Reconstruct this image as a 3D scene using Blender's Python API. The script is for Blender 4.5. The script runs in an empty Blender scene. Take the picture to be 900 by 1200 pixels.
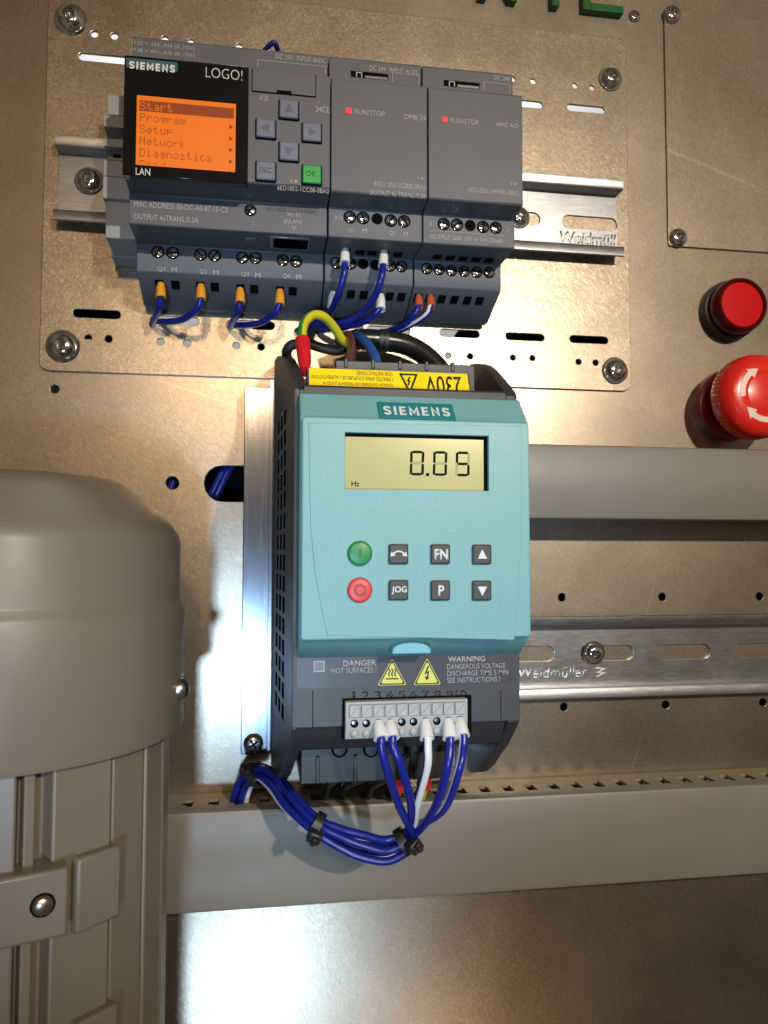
import bpy, bmesh, math, random
from mathutils import Vector, Matrix
random.seed(7)
scene = bpy.context.scene
COL = scene.collection
# ------------------------------------------------------------------ camera
# Millimetres throughout: u = right along the panel, w = up, d = out of the panel
# towards the viewer.  World = (u, -d, w) / 1000.
FPX, CX, CY, D = 895.0, 450.0, 600.0, 326.0
_h = Vector(((6200 - CX) / FPX, 54 / FPX, 1)).normalized()
_v = Vector((23 / FPX, -16683 / FPX, 1)).normalized()
_v = (_v - _h * _h.dot(_v)).normalized()
_n = _h.cross(_v)
if _n.z < 0:
    _n = -_n
cam = bpy.data.cameras.new('camera'); cam_o = bpy.data.objects.new('camera', cam)
COL.objects.link(cam_o)
right = Vector((_h.x, _n.x, _v.x)); down = Vector((_h.y, _n.y, _v.y)); fwd = Vector((_h.z, _n.z, _v.z))
M3 = Matrix((right, -down, -fwd)).transposed()
cam_o.matrix_world = Matrix.Translation((0, -D / 1000, 0)) @ M3.to_4x4()
cam.sensor_fit = 'VERTICAL'; cam.sensor_height = 36; cam.lens = FPX / 1200 * 36
cam.clip_start = 0.01; cam.clip_end = 20
cam.dof.use_dof = True; cam.dof.focus_distance = 0.262; cam.dof.aperture_fstop = 27
scene.camera = cam_o

def q(px, py, d):
    """photo pixel -> (u, w) on the plane that lies d mm in front of the panel"""
    a, b = (px - CX) / FPX, (py - CY) / FPX
    r = (_h.x * a + _h.y * b + _h.z, _n.x * a + _n.y * b + _n.z, _v.x * a + _v.y * b + _v.z)
    t = (D - d) / r[1]
    return r[0] * t, r[2] * t
def P(px, py, d):
    u, w = q(px, py, d); return (u, d, w)

# ------------------------------------------------------------------ light
world = bpy.data.worlds.new('World'); scene.world = world; world.use_nodes = True
wb = world.node_tree.nodes['Background']
wb.inputs[1].default_value = 0.36
_wt = world.node_tree; _wn = _wt.nodes.new('ShaderNodeTexNoise'); _wn.inputs['Scale'].default_value = 1.6; _wn.inputs['Detail'].default_value = 2
_wc = _wt.nodes.new('ShaderNodeTexCoord'); _wt.links.new(_wc.outputs['Generated'], _wn.inputs['Vector'])
_wr = _wt.nodes.new('ShaderNodeValToRGB'); _e = _wr.color_ramp.elements          # a dim, brownish room
_e[0].position, _e[1].position = 0.34, 0.68; _e[0].color = (0.10, 0.07, 0.045, 1); _e[1].color = (0.62, 0.47, 0.33, 1)
_wt.links.new(_wn.outputs[0], _wr.inputs[0]); _wt.links.new(_wr.outputs[0], wb.inputs[0])
def lamp(name, kind, loc, power, col, size, aim=None, **kw):
    l = bpy.data.lights.new(name, kind); l.energy = power; l.color = col
    o = bpy.data.objects.new(name, l); COL.objects.link(o)
    o.location = Vector((loc[0], -loc[2], loc[1])) / 1000
    if kind == 'AREA':
        l.shape = 'DISK'; l.size = size
    else:
        l.shadow_soft_size = size
    if aim:
        t = Vector((aim[0], -aim[2], aim[1])) / 1000
        o.rotation_euler = (t - o.location).to_track_quat('-Z', 'Y').to_euler()
    for k, x in kw.items():
        setattr(l, k, x)
    return o
# warm spot overhead to the right, and the cooler room lamps behind the viewer (u, w, d)
lamp('warm_spot', 'SPOT', (315, 326, 1000), 30, (1.0, 0.89, 0.74), 0.011, (140, 95, 0), spot_size=math.radians(40), spot_blend=0.5)
lamp('warm_far_lamp', 'SPOT', (-40, 330, 1000), 7.0, (1.0, 0.70, 0.40), 0.035, (10, 110, 0), spot_size=math.radians(44), spot_blend=0.6)
lamp('cool_lamp', 'SPOT', (-58, -142, 640), 9.5, (0.44, 0.70, 1.0), 0.022, (34, 20, 0), spot_size=math.radians(31), spot_blend=0.9)
lamp('cool_low_lamp', 'SPOT', (-22, -530, 700), 9, (0.50, 0.75, 1.0), 0.03, (8, -180, 0), spot_size=math.radians(14), spot_blend=0.9)
lamp('warm_low_lamp', 'SPOT', (233, -700, 760), 1.2, (1.0, 0.66, 0.36), 0.03, (75, -205, 0), spot_size=math.radians(14), spot_blend=0.9)
# the lit room behind the panel, seen through the upper slots
lamp('rear_lamp', 'AREA', (60, 640, -160), 3, (0.95, 0.97, 1.0), 0.25, (60, 380, -330))
scene.view_settings.view_transform = 'Standard'; scene.view_settings.look = 'None'
scene.view_settings.exposure = 0; scene.view_settings.gamma = 1
scene.render.engine = 'CYCLES'

# ------------------------------------------------------------------ materials
def new_mat(name):
    m = bpy.data.materials.new(name); m.use_nodes = True
    nt = m.node_tree; b = nt.nodes['Principled BSDF']
    return m, nt, b
def N(nt, t, **kw):
    n = nt.nodes.new(t)
    for k, x in kw.items():
        if k in n.inputs.keys():
            n.inputs[k].default_value = x
        else:
            setattr(n, k, x)
    return n
def ramp(nt, src, p0, c0, p1, c1):
    r = nt.nodes.new('ShaderNodeValToRGB'); e = r.color_ramp.elements
    e[0].position, e[1].position = p0, p1; e[0].color, e[1].color = c0, c1
    nt.links.new(src, r.inputs[0]); return r.outputs[0]
def g(x):
    return (x, x, x, 1)
def plastic(name, col, rough=0.45, grain=0.10, bump=0.12, scale=2600, spec=0.5, coat=0.0, trans=0.0, dirt=0.08):
    m, nt, b = new_mat(name); L = nt.links
    tc = N(nt, 'ShaderNodeTexCoord'); geo = tc.outputs['Object']
    n1 = N(nt, 'ShaderNodeTexNoise', Scale=scale, Detail=2.0, Roughness=0.6)
    L.new(geo, n1.inputs['Vector'])
    n2 = N(nt, 'ShaderNodeTexNoise', Scale=55.0, Detail=5.0, Roughness=0.65)
    L.new(geo, n2.inputs['Vector'])
    mx = N(nt, 'ShaderNodeMix', data_type='RGBA', blend_type='MULTIPLY'); mx.inputs[0].default_value = 1
    mx.inputs[6].default_value = (*col, 1)
    s = N(nt, 'ShaderNodeMath', operation='MULTIPLY_ADD'); s.inputs[1].default_value = grain; s.inputs[2].default_value = 1 - grain / 2
    L.new(n1.outputs[0], s.inputs[0])
    s2 = N(nt, 'ShaderNodeMath', operation='MULTIPLY_ADD'); s2.inputs[1].default_value = dirt * 2; s2.inputs[2].default_value = 1 - dirt
    L.new(n2.outputs[0], s2.inputs[0])
    mm = N(nt, 'ShaderNodeMath', operation='MULTIPLY'); L.new(s.outputs[0], mm.inputs[0]); L.new(s2.outputs[0], mm.inputs[1])
    cb = N(nt, 'ShaderNodeCombineColor')
    for i in range(3): L.new(mm.outputs[0], cb.inputs[i])
    L.new(cb.outputs[0], mx.inputs[7]); L.new(mx.outputs[2], b.inputs['Base Color'])
    r = N(nt, 'ShaderNodeMath', operation='MULTIPLY_ADD'); r.inputs[1].default_value = 0.22; r.inputs[2].default_value = rough - 0.11
    L.new(n2.outputs[0], r.inputs[0]); L.new(r.outputs[0], b.inputs['Roughness'])
    b.inputs['Specular IOR Level'].default_value = spec
    b.inputs['Coat Weight'].default_value = coat; b.inputs['Coat Roughness'].default_value = 0.08
    b.inputs['Transmission Weight'].default_value = trans
    if bump:
        bp = N(nt, 'ShaderNodeBump', Strength=bump, Distance=0.0002)
        L.new(n1.outputs[0], bp.inputs['Height']); L.new(bp.outputs[0], b.inputs['Normal'])
    return m
def steel(name, col, rough, spread=0.14, grain=900, bump=0.10, cloud=14, stretch=0.35, tint=0.22, aniso=0.0, metallic=1.0, angles=(40, -52), gloss=None, fleck=(0.85, 1.1)):
    """galvanised / zinc-plated sheet: cloudy patches, fine angled strokes, bright flecks"""
    m, nt, b = new_mat(name); L = nt.links
    tc = N(nt, 'ShaderNodeTexCoord'); src = tc.outputs['Object']
    def turned(deg, st):
        a = N(nt, 'ShaderNodeMapping'); a.inputs['Rotation'].default_value = (0, math.radians(deg), 0); L.new(src, a.inputs['Vector'])
        b_ = N(nt, 'ShaderNodeMapping'); b_.inputs['Scale'].default_value = (st, 1, 1); L.new(a.outputs[0], b_.inputs['Vector']); return b_
    mp = turned(angles[0], stretch)
    fine = N(nt, 'ShaderNodeTexNoise', Scale=float(grain), Detail=4.0, Roughness=0.7); L.new(mp.outputs[0], fine.inputs['Vector'])
    mp2 = turned(angles[1], stretch * 0.7)
    vor = N(nt, 'ShaderNodeTexNoise', Scale=float(grain) * 0.62, Detail=3.0, Roughness=0.8); L.new(mp2.outputs[0], vor.inputs['Vector'])
    cl = N(nt, 'ShaderNodeTexNoise', Scale=float(cloud), Detail=6.0, Roughness=0.62); L.new(src, cl.inputs['Vector'])
    a = N(nt, 'ShaderNodeMath', operation='MAXIMUM'); L.new(fine.outputs[0], a.inputs[0]); L.new(vor.outputs[0], a.inputs[1])
    base = ramp(nt, cl.outputs[0], 0.3, (*[c * (1 - tint) for c in col], 1), 0.7, (*col, 1))
    fl = ramp(nt, a.outputs[0], 0.46, g(fleck[0]), 0.74, g(fleck[1]))
    mx = N(nt, 'ShaderNodeMix', data_type='RGBA', blend_type='MULTIPLY'); mx.inputs[0].default_value = 1
    L.new(base, mx.inputs[6]); L.new(fl, mx.inputs[7]); L.new(mx.outputs[2], b.inputs['Base Color'])
    if gloss:                                   # a few long thin scratches
        for deg, sc in ((71, 330.0), (-17, 260.0)):
            tm = turned(deg, 0.035); sn = N(nt, 'ShaderNodeTexNoise', Scale=sc, Detail=1.0); L.new(tm.outputs[0], sn.inputs['Vector'])
            sr = ramp(nt, sn.outputs[0], 0.735, g(1.0), 0.78, g(1.22))
            m2 = N(nt, 'ShaderNodeMix', data_type='RGBA', blend_type='MULTIPLY'); m2.inputs[0].default_value = 1
            L.new(mx.outputs[2], m2.inputs[6]); L.new(sr, m2.inputs[7]); mx = m2
        L.new(mx.outputs[2], b.inputs['Base Color'])
    r = N(nt, 'ShaderNodeMath', operation='MULTIPLY_ADD'); r.inputs[1].default_value = spread * 2; r.inputs[2].default_value = rough - spread
    av = N(nt, 'ShaderNodeMath', operation='MULTIPLY_ADD'); av.inputs[1].default_value = 0.5
    L.new(cl.outputs[0], av.inputs[0]); hf = N(nt, 'ShaderNodeMath', operation='MULTIPLY'); hf.inputs[1].default_value = 0.5
    L.new(fine.outputs[0], hf.inputs[0]); L.new(hf.outputs[0], av.inputs[2])
    L.new(av.outputs[0], r.inputs[0]); L.new(r.outputs[0], b.inputs['Roughness'])
    b.inputs['Metallic'].default_value = metallic
    b.inputs['Anisotropic'].default_value = aniso
    bp = N(nt, 'ShaderNodeBump', Strength=bump, Distance=0.0003)
    L.new(a.outputs[0], bp.inputs['Height']); L.new(bp.outputs[0], b.inputs['Normal'])
    if gloss:                                   # a smoother zinc layer over the rough one
        b2 = N(nt, 'ShaderNodeBsdfPrincipled'); b2.inputs['Metallic'].default_value = 1
        L.new(mx.outputs[2], b2.inputs['Base Color']); L.new(bp.outputs[0], b2.inputs['Normal'])
        r2 = N(nt, 'ShaderNodeMath', operation='MULTIPLY'); r2.inputs[1].default_value = gloss[1]
        L.new(r.outputs[0], r2.inputs[0]); L.new(r2.outputs[0], b2.inputs['Roughness'])
        ms = N(nt, 'ShaderNodeMixShader'); ms.inputs[0].default_value = gloss[0]
        L.new(b.outputs[0], ms.inputs[1]); L.new(b2.outputs[0], ms.inputs[2])
        L.new(ms.outputs[0], nt.nodes['Material Output'].inputs['Surface'])
    return m
def plain(name, col, rough=0.5, metal=0.0, emit=None, es=0.0, spec=0.5):
    m, nt, b = new_mat(name)
    b.inputs['Base Color'].default_value = (*col, 1); b.inputs['Roughness'].default_value = rough
    b.inputs['Metallic'].default_value = metal; b.inputs['Specular IOR Level'].default_value = spec
    if emit:
        b.inputs['Emission Color'].default_value = (*emit, 1); b.inputs['Emission Strength'].default_value = es
    return m
M = {}
M['panel'] = steel('galvanised_panel', (0.44, 0.37, 0.29), 0.46, 0.08, 1900, 0.20, 14, 0.5, 0.30, gloss=(0.50, 0.55), fleck=(0.84, 1.28))
M['plate'] = steel('galvanised_plate', (0.43, 0.36, 0.277), 0.45, 0.08, 1700, 0.32, 22, 0.45, 0.30, gloss=(0.42, 0.6), fleck=(0.82, 1.36))
M['rail'] = steel('zinc_rail', (0.54, 0.55, 0.57), 0.32, 0.10, 1500, 0.06, 40, 0.15, 0.12, angles=(0, 4))
M['alu'] = steel('aluminium_plate', (0.36, 0.375, 0.42), 0.17, 0.03, 900, 0.0, 30, 0.05, 0.08, angles=(90, 90))
M['emboss'] = steel('emboss_highlight', (0.88, 0.86, 0.82), 0.5, 0.05, 1500, 0.05, 100, 1.0, 0.1)  # pale metal paints in the light caught by the embossed letters
M['chrome'] = steel('plated_screw', (0.86, 0.87, 0.86), 0.11, 0.04, 2500, 0.03, 200, 1.0, 0.10)
M['zinc_dark'] = steel('dull_screw', (0.50, 0.50, 0.50), 0.28, 0.08, 2500, 0.05, 200, 1.0, 0.2)
M['logo_grey'] = plastic('anthracite_plastic', (0.086, 0.095, 0.120), 0.50, 0.30, 0.20)
M['logo_low'] = plastic('blue_grey_plastic', (0.12, 0.135, 0.165), 0.50, 0.25, 0.15)
M['key_grey'] = plastic('key_blue_grey', (0.125, 0.15, 0.215), 0.45, 0.12, 0.1)
M['key_mark'] = plain('key_mark', (0.075, 0.09, 0.135), 0.5)
M['key_green'] = plastic('key_green', (0.01, 0.32, 0.06), 0.4, 0.1, 0.1)
M['glass_black'] = plain('display_black', (0.006, 0.006, 0.007), 0.12)
M['petrol'] = plain('petrol_print', (0.02, 0.10, 0.135), 0.4)
M['print'] = plain('grey_print', (0.34, 0.335, 0.33), 0.6)
M['print_hi'] = plain('white_print', (0.66, 0.66, 0.66), 0.55)
M['orange'] = plain('orange_screen', (0.34, 0.075, 0.002), 0.35, 0, (1.0, 0.195, 0.004), 0.50)
M['orange_dk'] = plain('orange_screen_bar', (0.12, 0.022, 0.002), 0.35, 0, (0.42, 0.062, 0.002), 0.34)
M['orange_tx'] = plain('screen_pixels', (0.12, 0.022, 0.002), 0.4, 0, (0.45, 0.07, 0.003), 0.42)
M['dark'] = plain('dark_recess', (0.006, 0.006, 0.007), 0.9, spec=0.0)
M['black'] = plastic('black_plastic', (0.016, 0.016, 0.017), 0.42, 0.2, 0.1)
M['led'] = plain('red_led', (0.7, 0.03, 0.03), 0.3, 0, (1.0, 0.05, 0.05), 0.6)
M['inv'] = plastic('charcoal_housing', (0.042, 0.043, 0.046), 0.46, 0.45, 0.35, 2200)
M['inv_lip'] = plastic('charcoal_smooth', (0.030, 0.031, 0.034), 0.5, 0.2, 0.12, 2200)
M['teal'] = plastic('teal_keypad', (0.168, 0.365, 0.376), 0.44, 0.14, 0.22, 1900, dirt=0.05)
M['teal_tab'] = plastic('teal_tab', (0.16, 0.44, 0.50), 0.4, 0.1, 0.1)
M['teal_logo'] = plain('teal_badge', (0.012, 0.20, 0.22), 0.42)
M['lcd'] = plain('lcd_glass', (0.46, 0.435, 0.20), 0.2, 0.15)
M['lcd_on'] = plain('lcd_segment', (0.008, 0.008, 0.006), 0.6, spec=0.05)
M['lcd_off'] = plain('lcd_ghost', (0.37, 0.35, 0.165), 0.5, spec=0.1)
M['btn'] = plastic('key_charcoal', (0.040, 0.040, 0.042), 0.5, 0.15, 0.1)
M['btn_green'] = plastic('start_green', (0.012, 0.22, 0.055), 0.4, 0.08, 0.08)
M['btn_red'] = plastic('stop_red', (0.62, 0.055, 0.055), 0.4, 0.08, 0.08)
M['btn_red_dk'] = plain('stop_mark', (0.32, 0.025, 0.03), 0.5)
M['btn_green_dk'] = plain('start_mark', (0.006, 0.12, 0.03), 0.5)
M['label'] = plastic('label_film', (0.050, 0.050, 0.060), 0.38, 0.05, 0.0)
M['yellow'] = plain('warning_yellow', (0.62, 0.58, 0.10), 0.45)
M['sticker'] = plastic('yellow_sticker', (0.86, 0.66, 0.012), 0.35, 0.03, 0.0, dirt=0.04)
M['ink'] = plain('black_ink', (0.012, 0.012, 0.012), 0.5)
M['term'] = plastic('terminal_grey', (0.36, 0.36, 0.35), 0.45, 0.1, 0.1)
M['term_dk'] = plastic('terminal_shadow_grey', (0.22, 0.22, 0.22), 0.5, 0.1, 0.1)
M['blue'] = plastic('blue_wire', (0.007, 0.017, 0.22), 0.30, 0.05, 0.05, 1500)
M['lblue'] = plastic('light_blue_wire', (0.02, 0.11, 0.42), 0.32, 0.05, 0.05, 1500)
M['white'] = plastic('white_plastic', (0.74, 0.74, 0.72), 0.40, 0.06, 0.06)
M['wire_white'] = plastic('white_wire', (0.68, 0.68, 0.68), 0.35, 0.05, 0.05)
M['amber'] = plastic('orange_ferrule', (0.68, 0.30, 0.025), 0.38, 0.06, 0.06)
M['rust'] = plastic('red_orange_ferrule', (0.50, 0.10, 0.03), 0.38, 0.06, 0.06)
M['red'] = plastic('red_crimp', (0.60, 0.012, 0.02), 0.32, 0.06, 0.06)
M['green_w'] = plastic('green_wire', (0.02, 0.24, 0.03), 0.34, 0.05, 0.05)
M['yellow_w'] = plastic('yellow_wire', (0.66, 0.60, 0.03), 0.34, 0.05, 0.05)
M['brown_w'] = plastic('brown_wire', (0.13, 0.055, 0.025), 0.36, 0.05, 0.05)
M['sheath'] = plastic('black_sheath', (0.012, 0.012, 0.012), 0.28, 0.1, 0.3, 500)
M['duct'] = plastic('duct_grey', (0.190, 0.176, 0.150), 0.42, 0.04, 0.03, 2600, dirt=0.06)
M['duct_in'] = plastic('duct_wall_grey', (0.25, 0.215, 0.15), 0.45, 0.04, 0.03)
M['motor'] = plastic('motor_paint', (0.155, 0.127, 0.092), 0.42, 0.05, 0.06, 1200, dirt=0.05)  # paint darkened to stand in for the shade over the motor
M['dull_paint_screw'] = steel('painted_screw', (0.42, 0.36, 0.28), 0.32, 0.06, 2500, 0.05, 200, 1.0, 0.2)
M['estop'] = plastic('emergency_red', (0.70, 0.018, 0.012), 0.30, 0.04, 0.03, coat=0.15)
M['estop_dark'] = plastic('red_bounce_shade', (0.20, 0.008, 0.009), 0.3, 0.05, 0.03)  # red bounce from the cap and its shade, put into the colour
M['arrow'] = plain('arrow_print', (0.80, 0.62, 0.58), 0.5)
M['lens'] = plain('red_lens', (0.36, 0.002, 0.005), 0.24, 0, (1.0, 0.002, 0.004), 0.16)
M['lens_rim'] = plain('red_lens_rim', (0.075, 0.001, 0.004), 0.08)
M['green'] = plastic('green_acrylic', (0.004, 0.095, 0.018), 0.38, 0.06, 0.05)
M['wall'] = plain('rear_wall_white', (0.8, 0.8, 0.8), 0.8)
M['bracket'] = plastic('end_stop_grey', (0.27, 0.29, 0.315), 0.48, 0.1, 0.1)
M['clear_dark'] = plain('smoked_inside', (0.03, 0.032, 0.02), 0.4)

# ------------------------------------------------------------------ mesh helpers
WL = {}                                          # world location of every object origin
def link(o, parent, wloc):
    COL.objects.link(o); WL[o] = Vector(wloc)
    if parent is not None:
        o.parent = parent; o.location = Vector(wloc) - WL[parent]
    else:
        o.location = wloc
    return o
def mm(u, d, w):
    return Vector((u, -d, w)) * 0.001
def tag(o, label, cat, group=None):
    o['label'] = label; o['category'] = cat
    if group: o['group'] = group
    return o
def thing(name, label, cat, loc, group=None):
    o = bpy.data.objects.new(name, None); o.empty_display_size = 0.005
    link(o, None, mm(*loc)); return tag(o, label, cat, group)
def finish(name, me, mats, parent, bevel=0.0, smooth=38, seg=2):
    n = len(me.vertices)
    lo = Vector((min(v.co.x for v in me.vertices), min(v.co.y for v in me.vertices), min(v.co.z for v in me.vertices)))
    hi = Vector((max(v.co.x for v in me.vertices), max(v.co.y for v in me.vertices), max(v.co.z for v in me.vertices)))
    c = (lo + hi) / 2
    me.transform(Matrix.Translation(-c))
    for m in (mats if isinstance(mats, (list, tuple)) else [mats]):
        me.materials.append(M[m])
    if smooth:
        me.polygons.foreach_set('use_smooth', [True] * len(me.polygons))
        me.set_sharp_from_angle(angle=math.radians(smooth))
    o = bpy.data.objects.new(name, me); link(o, parent, c)
    if bevel:
        b = o.modifiers.new('bevel', 'BEVEL'); b.width = bevel * 0.001; b.segments = seg
        b.limit_method = 'ANGLE'; b.angle_limit = math.radians(38); b.harden_normals = False
    return o
def ob(name, bm, mats, parent=None, bevel=0.0, smooth=38, seg=2):
    """bm is in mm with axes (u, d, w)"""
    for v in bm.verts:
        v.co = mm(*v.co)
    bmesh.ops.recalc_face_normals(bm, faces=bm.faces)
    me = bpy.data.meshes.new(name); bm.to_mesh(me); bm.free()
    return finish(name, me, mats, parent, bevel, smooth, seg)
def dup(src, parent, wloc, name=None):
    o = src.copy(); link(o, parent, wloc)
    if name: o.name = name
    return o
def hexa(bm, p, mi=0):
    v = [bm.verts.new(x) for x in p]
    for f in ((0, 1, 2, 3), (4, 5, 6, 7), (0, 1, 5, 4), (1, 2, 6, 5), (2, 3, 7, 6), (3, 0, 4, 7)):
        bm.faces.new([v[i] for i in f]).material_index = mi
def bx(bm, u0, u1, d0, d1, w0, w1, mi=0):
    hexa(bm, [(u0, d0, w0), (u1, d0, w0), (u1, d1, w0), (u0, d1, w0), (u0, d0, w1), (u1, d0, w1), (u1, d1, w1), (u0, d1, w1)], mi)
def box(name, mat, parent, u0, u1, d0, d1, w0, w1, bevel=0.3, smooth=38):
    bm = bmesh.new(); bx(bm, u0, u1, d0, d1, w0, w1); return ob(name, bm, mat, parent, bevel, smooth)
def prism(bm, prof, f0, f1):
    """profile of (d, w) points swept in u between the functions f0(d), f1(d)"""
    a = [bm.verts.new((f0(d), d, w)) for d, w in prof]; b = [bm.verts.new((f1(d), d, w)) for d, w in prof]
    bm.faces.new(a); bm.faces.new(b[::-1]); n = len(prof)
    for i in range(n):
        j = (i + 1) % n; bm.faces.new((a[i], b[i], b[j], a[j]))
def frame(axis):
    z = Vector(axis).normalized(); x = z.orthogonal().normalized()
    if abs(z.y) > 0.99: x = Vector((1, 0, 0))
    y = z.cross(x); return x, y, z
def lathe(bm, prof, c, axis=(0, 1, 0), n=28, mi=0, a0=0.0):
    """profile of (radius, height) turned about axis at c (mm, u d w)"""
    x, y, z = frame(axis); c = Vector(c); rings = []
    for r, h in prof:
        if r < 1e-5:
            rings.append([bm.verts.new(c + z * h)])
        else:
            rings.append([bm.verts.new(c + z * h + (x * math.cos(a0 + 2 * math.pi * i / n) + y * math.sin(a0 + 2 * math.pi * i / n)) * r) for i in range(n)])
    for A, B in zip(rings[:-1], rings[1:]):
        for i in range(n):
            j = (i + 1) % n
            if len(A) == 1 and len(B) == 1: continue
            if len(A) == 1: f = bm.faces.new((A[0], B[i], B[j]))
            elif len(B) == 1: f = bm.faces.new((A[i], B[0], A[j]))
            else: f = bm.faces.new((A[i], B[i], B[j], A[j]))
            f.material_index = mi
    return rings
def catmull(pts, k=8):
    pts = [Vector(p) for p in pts]; e = [2 * pts[0] - pts[1]] + pts + [2 * pts[-1] - pts[-2]]; out = []
    for i in range(1, len(e) - 2):
        for s in range(k):
            t = s / k; p0, p1, p2, p3 = e[i - 1:i + 3]
            out.append(0.5 * ((2 * p1) + (p2 - p0) * t + (2 * p0 - 5 * p1 + 4 * p2 - p3) * t * t + (3 * p1 - p0 - 3 * p2 + p3) * t ** 3))
    out.append(pts[-1]); return out
def tube(name, pts, r, mats, parent=None, n=14, stripe=(), k=8, twist=0.0, up=(0, 1, 0)):
    path = catmull(pts, k); bm = bmesh.new(); rings = []; ref = Vector(up)
    for i, p in enumerate(path):
        t = (path[min(i + 1, len(path) - 1)] - path[max(i - 1, 0)]).normalized()
        x = (ref - t * ref.dot(t))
        x = x.normalized() if x.length > 1e-4 else t.orthogonal().normalized()
        ref = x; y = t.cross(x); a = twist * i / len(path)
        rings.append([bm.verts.new(p + (x * math.cos(a + 2 * math.pi * j / n) + y * math.sin(a + 2 * math.pi * j / n)) * r) for j in range(n)])
    for A, B in zip(rings[:-1], rings[1:]):
        for i in range(n):
            f = bm.faces.new((A[i], A[(i + 1) % n], B[(i + 1) % n], B[i])); f.material_index = 1 if i in stripe else 0
    bm.faces.new(rings[0][::-1]); bm.faces.new(rings[-1])
    return ob(name, bm, mats, parent, 0, 60)
def curve_mesh(cu, fn):
    o = bpy.data.objects.new('tmp', cu); COL.objects.link(o)
    dg = bpy.context.evaluated_depsgraph_get()
    me = bpy.data.meshes.new_from_object(o.evaluated_get(dg))
    bpy.data.objects.remove(o); bpy.data.curves.remove(cu)
    if fn: fn(me)
    return me
def sheet(name, outline, holes, d0, d1, mat, parent=None, bevel=0.0, smooth=38):
    """flat piece cut from (u, w) outlines with real openings, between depths d0 < d1"""
    cu = bpy.data.curves.new('tmp', 'CURVE'); cu.dimensions = '2D'; cu.fill_mode = 'BOTH'
    for poly in [outline] + list(holes):
        s = cu.splines.new('POLY'); s.points.add(len(poly) - 1); s.use_cyclic_u = True
        for p, (u, w) in zip(s.points, poly): p.co = (u, w, 0, 1)
    b = min(bevel, (d1 - d0) / 2.2)
    cu.extrude = (d1 - d0) / 2 - b
    if b: cu.bevel_depth = b; cu.offset = -b; cu.bevel_resolution = 1
    mid = (d0 + d1) / 2
    def fn(me):
        for v in me.vertices:
            x, y, z = v.co; v.co = mm(x, mid + z, y)
    return finish(name, curve_mesh(cu, fn), mat, parent, 0, smooth)
def circle(u, w, r, n=24):
    return [(u + r * math.cos(2 * math.pi * i / n), w + r * math.sin(2 * math.pi * i / n)) for i in range(n)]
def rrect(u0, u1, w0, w1, r, n=5):
    out = []
    for cu_, cw, a in ((u1 - r, w1 - r, 0), (u0 + r, w1 - r, 90), (u0 + r, w0 + r, 180), (u1 - r, w0 + r, 270)):
        for i in range(n + 1):
            t = math.radians(a + 90 * i / n); out.append((cu_ + r * math.cos(t), cw + r * math.sin(t)))
    return out
def text(parent, s, u0, u1, w, h, d, mat='print', bold=0.0, flip=False, tilt=None, th=0.05, name='lettering', shear=0.0):
    """lettering fitted between u0 and u1 on the baseline w, h mm tall, lying on depth d"""
    cu = bpy.data.curves.new('tmp', 'FONT'); cu.body = s; cu.size = 1; cu.resolution_u = 3
    cu.offset = bold; cu.shear = shear
    def fn(me):
        xs = [v.co.x for v in me.vertices]; ys = [v.co.y for v in me.vertices]
        a, b, c, e = min(xs), max(xs), min(ys), max(ys)
        top = [v for v in me.vertices]
        for v in me.vertices:
            x = (v.co.x - a) / (b - a); y = (v.co.y - c) / (e - c)
            if flip: x, y = 1 - x, 1 - y
            hh = y * h
            if tilt: v.co = mm(u0 + x * (u1 - u0), d + tilt[0] * hh, w + tilt[1] * hh)
            else: v.co = mm(u0 + x * (u1 - u0), d, w + hh)
    me = curve_mesh(cu, fn)
    # give the print a real, tiny thickness
    bm = bmesh.new(); bm.from_mesh(me)
    bmesh.ops.remove_doubles(bm, verts=bm.verts, dist=1e-7)
    r = bmesh.ops.extrude_face_region(bm, geom=bm.faces[:])
    nrm = Vector((0, -1, 0)) if not tilt else Vector((0, -tilt[1], -tilt[0])).normalized()
    for v in [x for x in r['geom'] if isinstance(x, bmesh.types.BMVert)]: v.co += nrm * th * 0.001
    bmesh.ops.recalc_face_normals(bm, faces=bm.faces)
    bm.to_mesh(me); bm.free()
    return finish(name, me, mat, parent, 0, 0)
def ptext(parent, s, x0, yb, x1, hp, d, mat='print', bold=0.0, **kw):
    """the same, placed by photo pixels: left end, baseline at that end, right end, height"""
    u0, w = q(x0, yb, d); u1, _ = q(x1, yb, d)
    return text(parent, s, u0, u1, w, hp * (D - d) / FPX, d, mat, bold, **kw)
def pline(parent, pts, d, t=0.18, mat='print', name='printed_line'):
    bm = bmesh.new(); n = len(pts); closed = n > 3 and (Vector(pts[0]) - Vector(pts[-1])).length < 1e-6
    Pn = [Vector(p) for p in (pts[:-1] if closed else pts)]; n = len(Pn); rows = []
    for i in range(n):
        a = Pn[i - 1] if (closed or i > 0) else None; b = Pn[(i + 1) % n] if (closed or i < n - 1) else None
        t0 = (Pn[i] - a).normalized() if a is not None else (b - Pn[i]).normalized()
        t1 = (b - Pn[i]).normalized() if b is not None else t0
        nn = Vector((-(t0.y + t1.y), t0.x + t1.x)); nn = nn.normalized() if nn.length > 1e-6 else Vector((-t0.y, t0.x))
        k = t / 2 / max(0.35, nn.dot(Vector((-t0.y, t0.x))))
        rows.append([bm.verts.new((c.x, z, c.y)) for z in (d, d + .05) for c in (Pn[i] + nn * k, Pn[i] - nn * k)])
    for i in range(n if closed else n - 1):
        A, B = rows[i], rows[(i + 1) % n]
        for x, y in ((0, 1), (1, 3), (3, 2), (2, 0)): bm.faces.new((A[x], A[y], B[y], B[x]))
    if not closed:
        for A in (rows[0], rows[-1]): bm.faces.new((A[0], A[1], A[3], A[2]))
    return ob(name, bm, mat, parent, 0, 0)

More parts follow.
